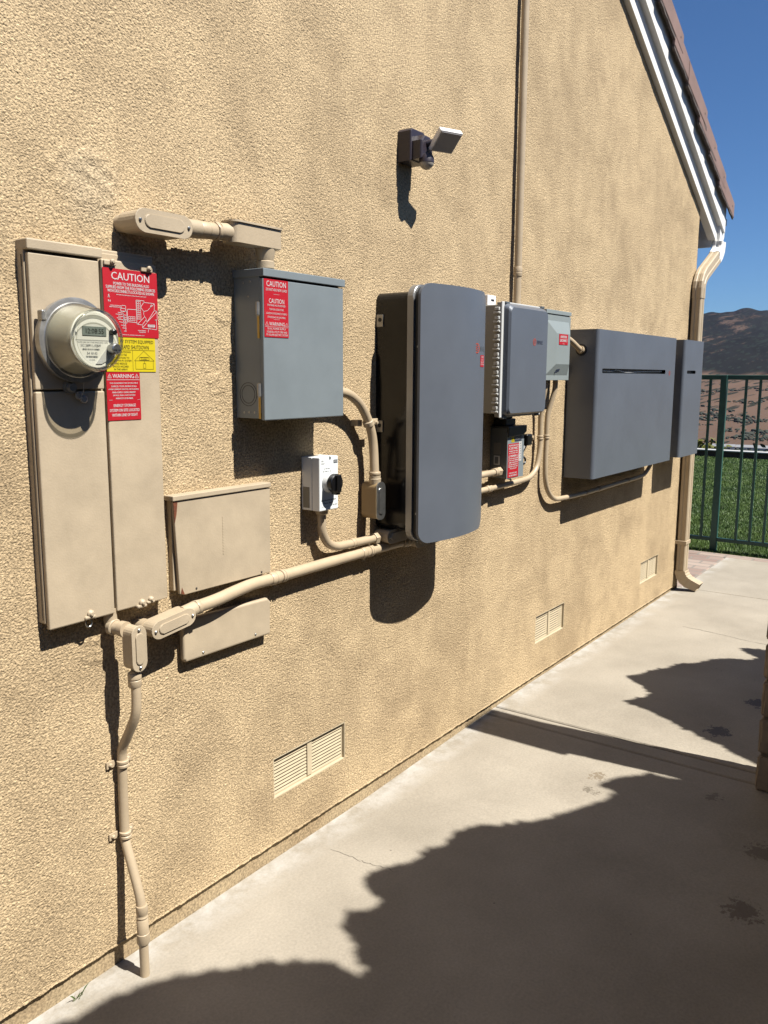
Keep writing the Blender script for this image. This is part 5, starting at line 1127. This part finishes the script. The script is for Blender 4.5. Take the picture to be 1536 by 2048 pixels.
# ================================================================== SHRUBS THAT SHADE THE PATH (they stand just right of the picture)
def inside(poly, x, y):
    r = np.zeros(len(x), bool); n = len(poly)
    for i in range(n):
        (x0, y0), (x1, y1) = poly[i], poly[(i+1) % n]
        c = ((y0 > y) != (y1 > y)) & (x < (x1-x0)*(y-y0)/((y1-y0) or 1e-9)+x0); r ^= c
    return r
def leaf_cloud(name, m, parent, C, size, nrm_bias=None, jitter=0.7):
    n = len(C); N_ = RNG.normal(size=(n, 3))
    if nrm_bias is not None: N_ = N_*jitter+np.array(nrm_bias)
    N_ /= np.linalg.norm(N_, axis=1)[:, None]
    T = np.cross(N_, RNG.normal(size=(n, 3))); T /= np.linalg.norm(T, axis=1)[:, None]; B = np.cross(N_, T)
    s_ = (size*(0.6+0.8*RNG.rand(n)))[:, None]
    q = np.stack([C-T*s_, C-T*s_*0.3+B*s_*0.42, C+T*s_*0.45+B*s_*0.36, C+T*s_, C+T*s_*0.45-B*s_*0.36, C-T*s_*0.3-B*s_*0.42], 1)
    q[:, 3] += N_*s_*0.25; q[:, 0] -= N_*s_*0.1
    me = bpy.data.meshes.new(name); me.vertices.add(n*6); me.vertices.foreach_set('co', q.astype(np.float32).ravel()); me.loops.add(n*6); me.loops.foreach_set('vertex_index', np.arange(n*6, dtype=np.int32)); me.polygons.add(n)
    me.polygons.foreach_set('loop_start', (np.arange(n)*6).astype(np.int32)); me.polygons.foreach_set('loop_total', np.full(n, 6, np.int32)); me.update()
    return link_mesh(name, me, m, parent)
POLY_A = [(0.80, -0.03), (0.97, -0.045), (1.003, -0.066), (1.10, -0.085), (1.19, -0.118), (1.265, -0.178), (1.31, -0.215), (1.377, -0.272), (1.421, -0.312), (1.443, -0.352), (1.469, -0.366), (1.50, -0.430), (1.507, -0.478), (1.515, -0.522), (1.542, -0.518), (1.566, -0.460), (1.600, -0.432), (1.617, -0.388), (1.66, -0.345), (1.688, -0.328), (1.735, -0.385), (1.788, -0.392), (1.802, -0.334), (1.847, -0.275), (1.922, -0.291), (1.995, -0.347), (2.08, -0.36), (2.140, -0.391), (2.17, -0.372), (2.224, -0.361), (2.27, -0.395), (2.319, -0.425), (2.41, -0.535), (2.573, -0.623), (2.66, -0.665), (2.754, -0.702), (2.770, -0.64), (2.79, -0.617), (2.84, -0.64), (2.905, -0.685), (2.966, -0.742), (2.98, -0.83), (3.03, -0.90), (3.03, -1.75), (0.2, -1.75), (0.3, -0.5)]
POLY_B = [(3.27, -1.05), (3.398, -0.83), (3.45, -0.72), (3.501, -0.637), (3.53, -0.57), (3.579, -0.425), (3.62, -0.47), (3.668, -0.497), (3.74, -0.50), (3.80, -0.455), (3.84, -0.40), (3.889, -0.33), (3.95, -0.375), (4.043, -0.403), (4.12, -0.46), (4.215, -0.479), (4.30, -0.56), (4.40, -0.61), (4.452, -0.657), (4.50, -0.76), (4.56, -0.80), (4.62, -0.72), (4.673, -0.674), (4.70, -0.72), (4.72, -0.80), (4.8, -1.0), (4.8, -1.5), (3.27, -1.5)]
sdir = np.array([SUN.x/SUN.y, 1.0, SUN.z/SUN.y])
def edge_dist(poly, x, y):
    d = np.full(len(x), 9.0); n = len(poly)
    for i in range(n):
        a = np.array(poly[i]); b_ = np.array(poly[(i+1) % n]); ab = b_-a; L2 = ab@ab+1e-12
        t = np.clip(((x-a[0])*ab[0]+(y-a[1])*ab[1])/L2, 0, 1); d = np.minimum(d, np.hypot(x-a[0]-t*ab[0], y-a[1]-t*ab[1]))
    return d
def shade_shrub(label, poly, t0, t1, n, leaf, zoff, trunk, fill):
    sh = thing('shrub', label, 'shrub', (trunk[0], -trunk[1], 0))
    P_ = np.array(poly); x = RNG.uniform(P_[:, 0].min(), P_[:, 0].max(), n*3); y = RNG.uniform(P_[:, 1].min(), P_[:, 1].max(), n*3)
    k = inside(poly, x, y) & (edge_dist(poly, x, y) > leaf*0.42); x, y = x[k][:n], y[k][:n]
    # more leaves along the outline so its lobes stay crisp
    xe = RNG.uniform(P_[:, 0].min(), P_[:, 0].max(), n*6); ye = RNG.uniform(P_[:, 1].min(), P_[:, 1].max(), n*6); de = edge_dist(poly, xe, ye); k = inside(poly, xe, ye) & (de > leaf*0.13) & (de < leaf*1.3)
    n_in = len(x); x = np.concatenate([x, xe[k]]); y = np.concatenate([y, ye[k]])
    t = t0+(t1-t0)*RNG.rand(len(x)); t = np.maximum(t, y+1.66-0.10*np.clip(x-1, 0, 3))
    C = np.stack([x-sdir[0]*t, y-t, zoff-sdir[2]*t], 1)
    leaf_cloud('foliage', M['leaf_dark'], sh, C[:n_in], leaf*0.72, nrm_bias=-sdir/np.linalg.norm(sdir), jitter=0.35)
    leaf_cloud('leaf_tips', M['leaf_dark'], sh, C[n_in:], leaf*0.36, nrm_bias=-sdir/np.linalg.norm(sdir), jitter=0.35)
    if fill:
        (fx0, fx1, fy0, fy1, fz0, fz1, fn) = fill
        C2 = np.stack([RNG.uniform(fx0, fx1, fn), RNG.uniform(fy0, fy1, fn), RNG.uniform(fz0, fz1, fn)], 1)
        leaf_cloud('foliage', M['leaf_dark'], sh, C2, 0.06)
    b = MB(); cz = float(np.median(C[:, 2])); b.tube([(trunk[0], -trunk[1], -0.1), (trunk[0]+0.05, -trunk[1]+0.02, 0.8), (trunk[0], -trunk[1], cz)], [0.06]*5+[0.045]*4, 10, 4); 
    for i in range(0, len(C), max(1, len(C)//18)): b.tube([(trunk[0]+0.03, -trunk[1], 1.0), ((trunk[0]+C[i, 0])/2, -(trunk[1]+C[i, 1])/2, (1.1+C[i, 2])/2), (C[i, 0], -C[i, 1], C[i, 2])], 0.010, 6, 3)
    b.build('trunk', M['bark'], sh)
shade_shrub('leafy shrub right of the path whose shadow covers the near concrete', POLY_A, 1.5, 1.85, 17000, 0.06, 0.0, (2.0, -2.35), (1.3, 2.95, -2.9, -2.05, 0.1, 2.1, 2200))
shade_shrub('leafy shrub behind the block pillar shading the far part of the path', POLY_B, 1.0, 1.35, 11000, 0.055, 0.03, (4.0, -2.0), (3.4, 4.7, -2.6, -1.8, 0.1, 1.4, 1200))

hg_ = thing('sky_screen_hedge', 'unseen bank of leaves added right of the path to block sky light', 'sky_screen_hedge', (1.5, 2.8, 0))  # added out of view to cut sky fill on the path and wall
n = 16000
C = np.stack([RNG.uniform(-5, 7.5, n), RNG.uniform(-3.3, -2.55, n), 2.15*RNG.rand(n)**0.8], 1)
C[:, 2] *= 1+0.10*perlin(C[:, 0]/0.5, C[:, 1]/0.5)
leaf_cloud('foliage', M['leaf_dark'], hg_, C, 0.10)
for i in range(12):
    b = MB(); x = -4.6+i*1.05; b.tube([(x, 2.9, -0.1), (x+0.04, 2.95, 0.7), (x, 2.9, 1.7)], [0.035]*5+[0.02]*4, 8, 4); b.build('trunk', M['bark'], hg_)

# weed at the wall foot
wd = MB()
for i in range(9):
    a = random.uniform(-0.9, 0.9); h = random.uniform(0.018, 0.036); x, o = 1.055+random.uniform(-0.012, 0.012), 0.016+random.uniform(-0.004, 0.006)
    wd.face([wd.v(x-0.0018, o, 0.0), wd.v(x+0.0018, o, 0.0), wd.v(x+0.5*h*a, o+0.006, h*0.6), wd.v(x+h*a, o+0.012, h*0.9)])
tag(wd.build('weed', M['grass'], None, recalc=False), 'tiny green weed growing at the foot of the wall', 'weed')

# ================================================================== BEYOND THE FENCE
gw_ = thing('garden_wall', 'low white-capped wall at the far edge of the lawn', 'garden wall', (16.15, 0, 0))
MB().box(16.10, 16.26, -10, 8, -0.4, 0.125, 0.004).build('wall', mat('wall_brown', (0.10, 0.06, 0.05), 0.9, var=0.3, vscale=9), gw_)
MB().box(16.07, 16.29, -10, 8, 0.1255, 0.147, 0.004).build('cap', M['far_white'], gw_)
def bush(name, label, cat, x, y, z, rx, rz, n, m, leaf, group=None):
    t = thing(name, label, cat, (x, -y, z), group)
    d = RNG.normal(size=(n, 3)); d /= np.linalg.norm(d, axis=1)[:, None]; rad = RNG.rand(n)**0.45
    lob = 1+0.30*perlin(d[:, 0]*2.1+x, d[:, 1]*2.1+d[:, 2]*1.7+y)
    C = np.stack([x+d[:, 0]*rad*rx*lob, y+d[:, 1]*rad*rx*lob, z+rz+d[:, 2]*rad*rz*lob], 1)
    leaf_cloud('crown', m, t, C, leaf)
    b = MB(); b.tube([(x, -y, z-0.5), (x+0.05*rx, -y, z+rz*0.6), (x, -y, z+rz*1.2)], [0.07*rx]*6+[0.03*rx]*3, 8, 4); b.build('trunk', M['bark'], t)
bush('shrub', 'yellow-green shrub just beyond the low white-capped wall', 'shrub', 18.4, 3.25, -0.78, 0.55, 0.50, 900, M['leaf_yellow'], 0.07)
tl_ = [(31, 3.0, -1.30), (32, 4.9, -1.38), (30.5, 6.6, -1.18), (34, 8.2, -1.50), (33, 1.4, -1.5), (36, 5.8, -1.66), (38, 3.6, -1.85), (35, 7.0, -1.62)]
for i, (x, y, zt) in enumerate(tl_):
    rz = random.uniform(1.3, 1.7)
    bush('tree', ['dark green tree on the slope below the lawn', 'olive green tree on the slope below the lawn'][i % 2], 'tree', x, y, zt+0.15-2*rz, random.uniform(1.3, 1.8), rz, 1500, M['leaf_dark'] if i % 2 == 0 else M['leaf_olive'], 0.16, 'trees on the slope below the lawn')
# scattered bushes on the dry slope: far too many to count
def brush():
    n = 11000; R_ = 690*np.exp(RNG.rand(n)*math.log(1750/690)); a = np.radians(2+RNG.rand(n)*24)
    x, y = R_*np.cos(a), R_*np.sin(a); k = (perlin(x/160+5, y/160)+0.45*perlin(x/45, y/45)+0.55*np.clip((900-R_)/200, -0.6, 1)) > 0.10; x, y = x[k], y[k]; n = len(x)
    V, F = [], []
    dep = bpy.context.evaluated_depsgraph_get(); hl = bpy.data.objects['hills']
    ico = bmesh.new(); bmesh.ops.create_icosphere(ico, subdivisions=1, radius=1.0); base = np.array([v.co[:] for v in ico.verts]); fc = np.array([[v.index for v in f_.verts] for f_ in ico.faces]); ico.free()
    for i in range(n):
        ok, p, nn, _ = hl.ray_cast(Vector((x[i], y[i], 500)), Vector((0, 0, -1)))
        if not ok: continue
        r_ = 0.8+1.9*random.random()**2; B = base*(1+0.32*RNG.randn(len(base), 1)); B = B*np.array([r_*1.15, r_*1.15, r_*0.75])+np.array([x[i], y[i], p.z+r_*0.35])
        F.append(fc+len(base)*len(V)); V.append(B)
    me = poly_mesh('brush', np.concatenate(V), np.concatenate(F).tolist()); o = link_mesh('brush', me, M['brush'], None, smooth=True, kind='stuff'); tag(o, 'dark bushes scattered over the dry brown slope', 'brush')
M['brush'] = mat('brush', (0.042, 0.050, 0.034), 0.95, var=0.3, vscale=0.2)
bpy.context.view_layer.update(); brush()
# valley road and low buildings, far off
rp = []
ra = np.radians(np.linspace(-20, 60, 60))
b = MB(); A = []
for a in ra: A.append([b.bm.verts.new((R_*math.cos(a), R_*math.sin(a), -53.9)) for R_ in (640, 700)])
for p, q in zip(A, A[1:]): b.face((p[0], p[1], q[1], q[0]))
b.build('road', M['road'], None, kind='structure')
def far_building(az, R_, L_, w, h, label):
    R_ += 56; h *= 0.62; x, y, z = R_*math.cos(az), R_*math.sin(az), -54.4
    t = thing('far_building', label, 'building', (x, -y, z), 'low white buildings along the valley road')
    ca, sa = math.cos(az), math.sin(az)
    def pt(l, d, zz): return (x-sa*l+ca*d, -(y+ca*l+sa*d), z+zz)
    def hexa(b, l0, l1, d0, d1, z0, z1):
        c = [b.v(*pt(l, d, zz)) for l in (l0, l1) for d in (d0, d1) for zz in (z0, z1)]
        for q in ((0, 1, 3, 2), (4, 6, 7, 5), (0, 4, 5, 1), (2, 3, 7, 6), (0, 2, 6, 4), (1, 5, 7, 3)): b.face([c[i] for i in q])
    b = MB(); hexa(b, -L_/2, L_/2, -w/2, w/2, 0, h); b.build('wall', M['far_white'], t)
    b = MB(); c = [b.v(*pt(l, d, zz)) for l in (-L_/2-0.5, L_/2+0.5) for d, zz in ((-w/2-0.5, h), (0, h+1.6), (w/2+0.5, h))]; b.face((c[0], c[1], c[4], c[3])); b.face((c[1], c[2], c[5], c[4])); b.face((c[0], c[2], c[1])); b.face((c[3], c[4], c[5])); b.build('roof', M['far_roof'], t)
    n = max(2, int(L_/7))
    for i in range(n):
        b = MB(); l = -L_/2+L_*(i+0.5)/n; hexa(b, l-1.2, l+1.2, -w/2-0.1, -w/2+0.1, h*0.35, h*0.75); b.build('window', M['far_window'], t)
for i, (px, R_, L_, h, lab) in enumerate([(1437, 648, 26, 5, 'long low white building beside the valley road, behind the fence post'), (1404, 652, 18, 4, 'small white building by the road at the left of the fence'), (1494, 650, 12, 4.5, 'short white building between two fence pickets'), (1512, 655, 20, 4, 'low white building far down the valley at right'), (1538, 650, 22, 4, 'low white building at the right edge of the view')]):
    far_building(yaw-math.atan((px-768)/FPX), R_, L_, 8, h, lab)

# ------------------------------------------------------------------ the air over the valley
hm = bpy.data.materials.new('haze'); hm.use_nodes = True; N, L = nodes(hm)
N.remove(N['Principled BSDF']); pv = N.new('ShaderNodeVolumePrincipled'); pv.inputs['Color'].default_value = (0.40, 0.53, 1.0, 1); pv.inputs['Density'].default_value = 1.3e-5; pv.inputs['Anisotropy'].default_value = 0.0
L.new(pv.outputs[0], N['Material Output'].inputs['Volume'])
b = MB(); b.box(-9300, 9300, -9300, 9300, -60, 430); hz = b.build('haze', hm, None, kind='stuff'); tag(hz, 'thin blue air over the valley toward the hills', 'haze')
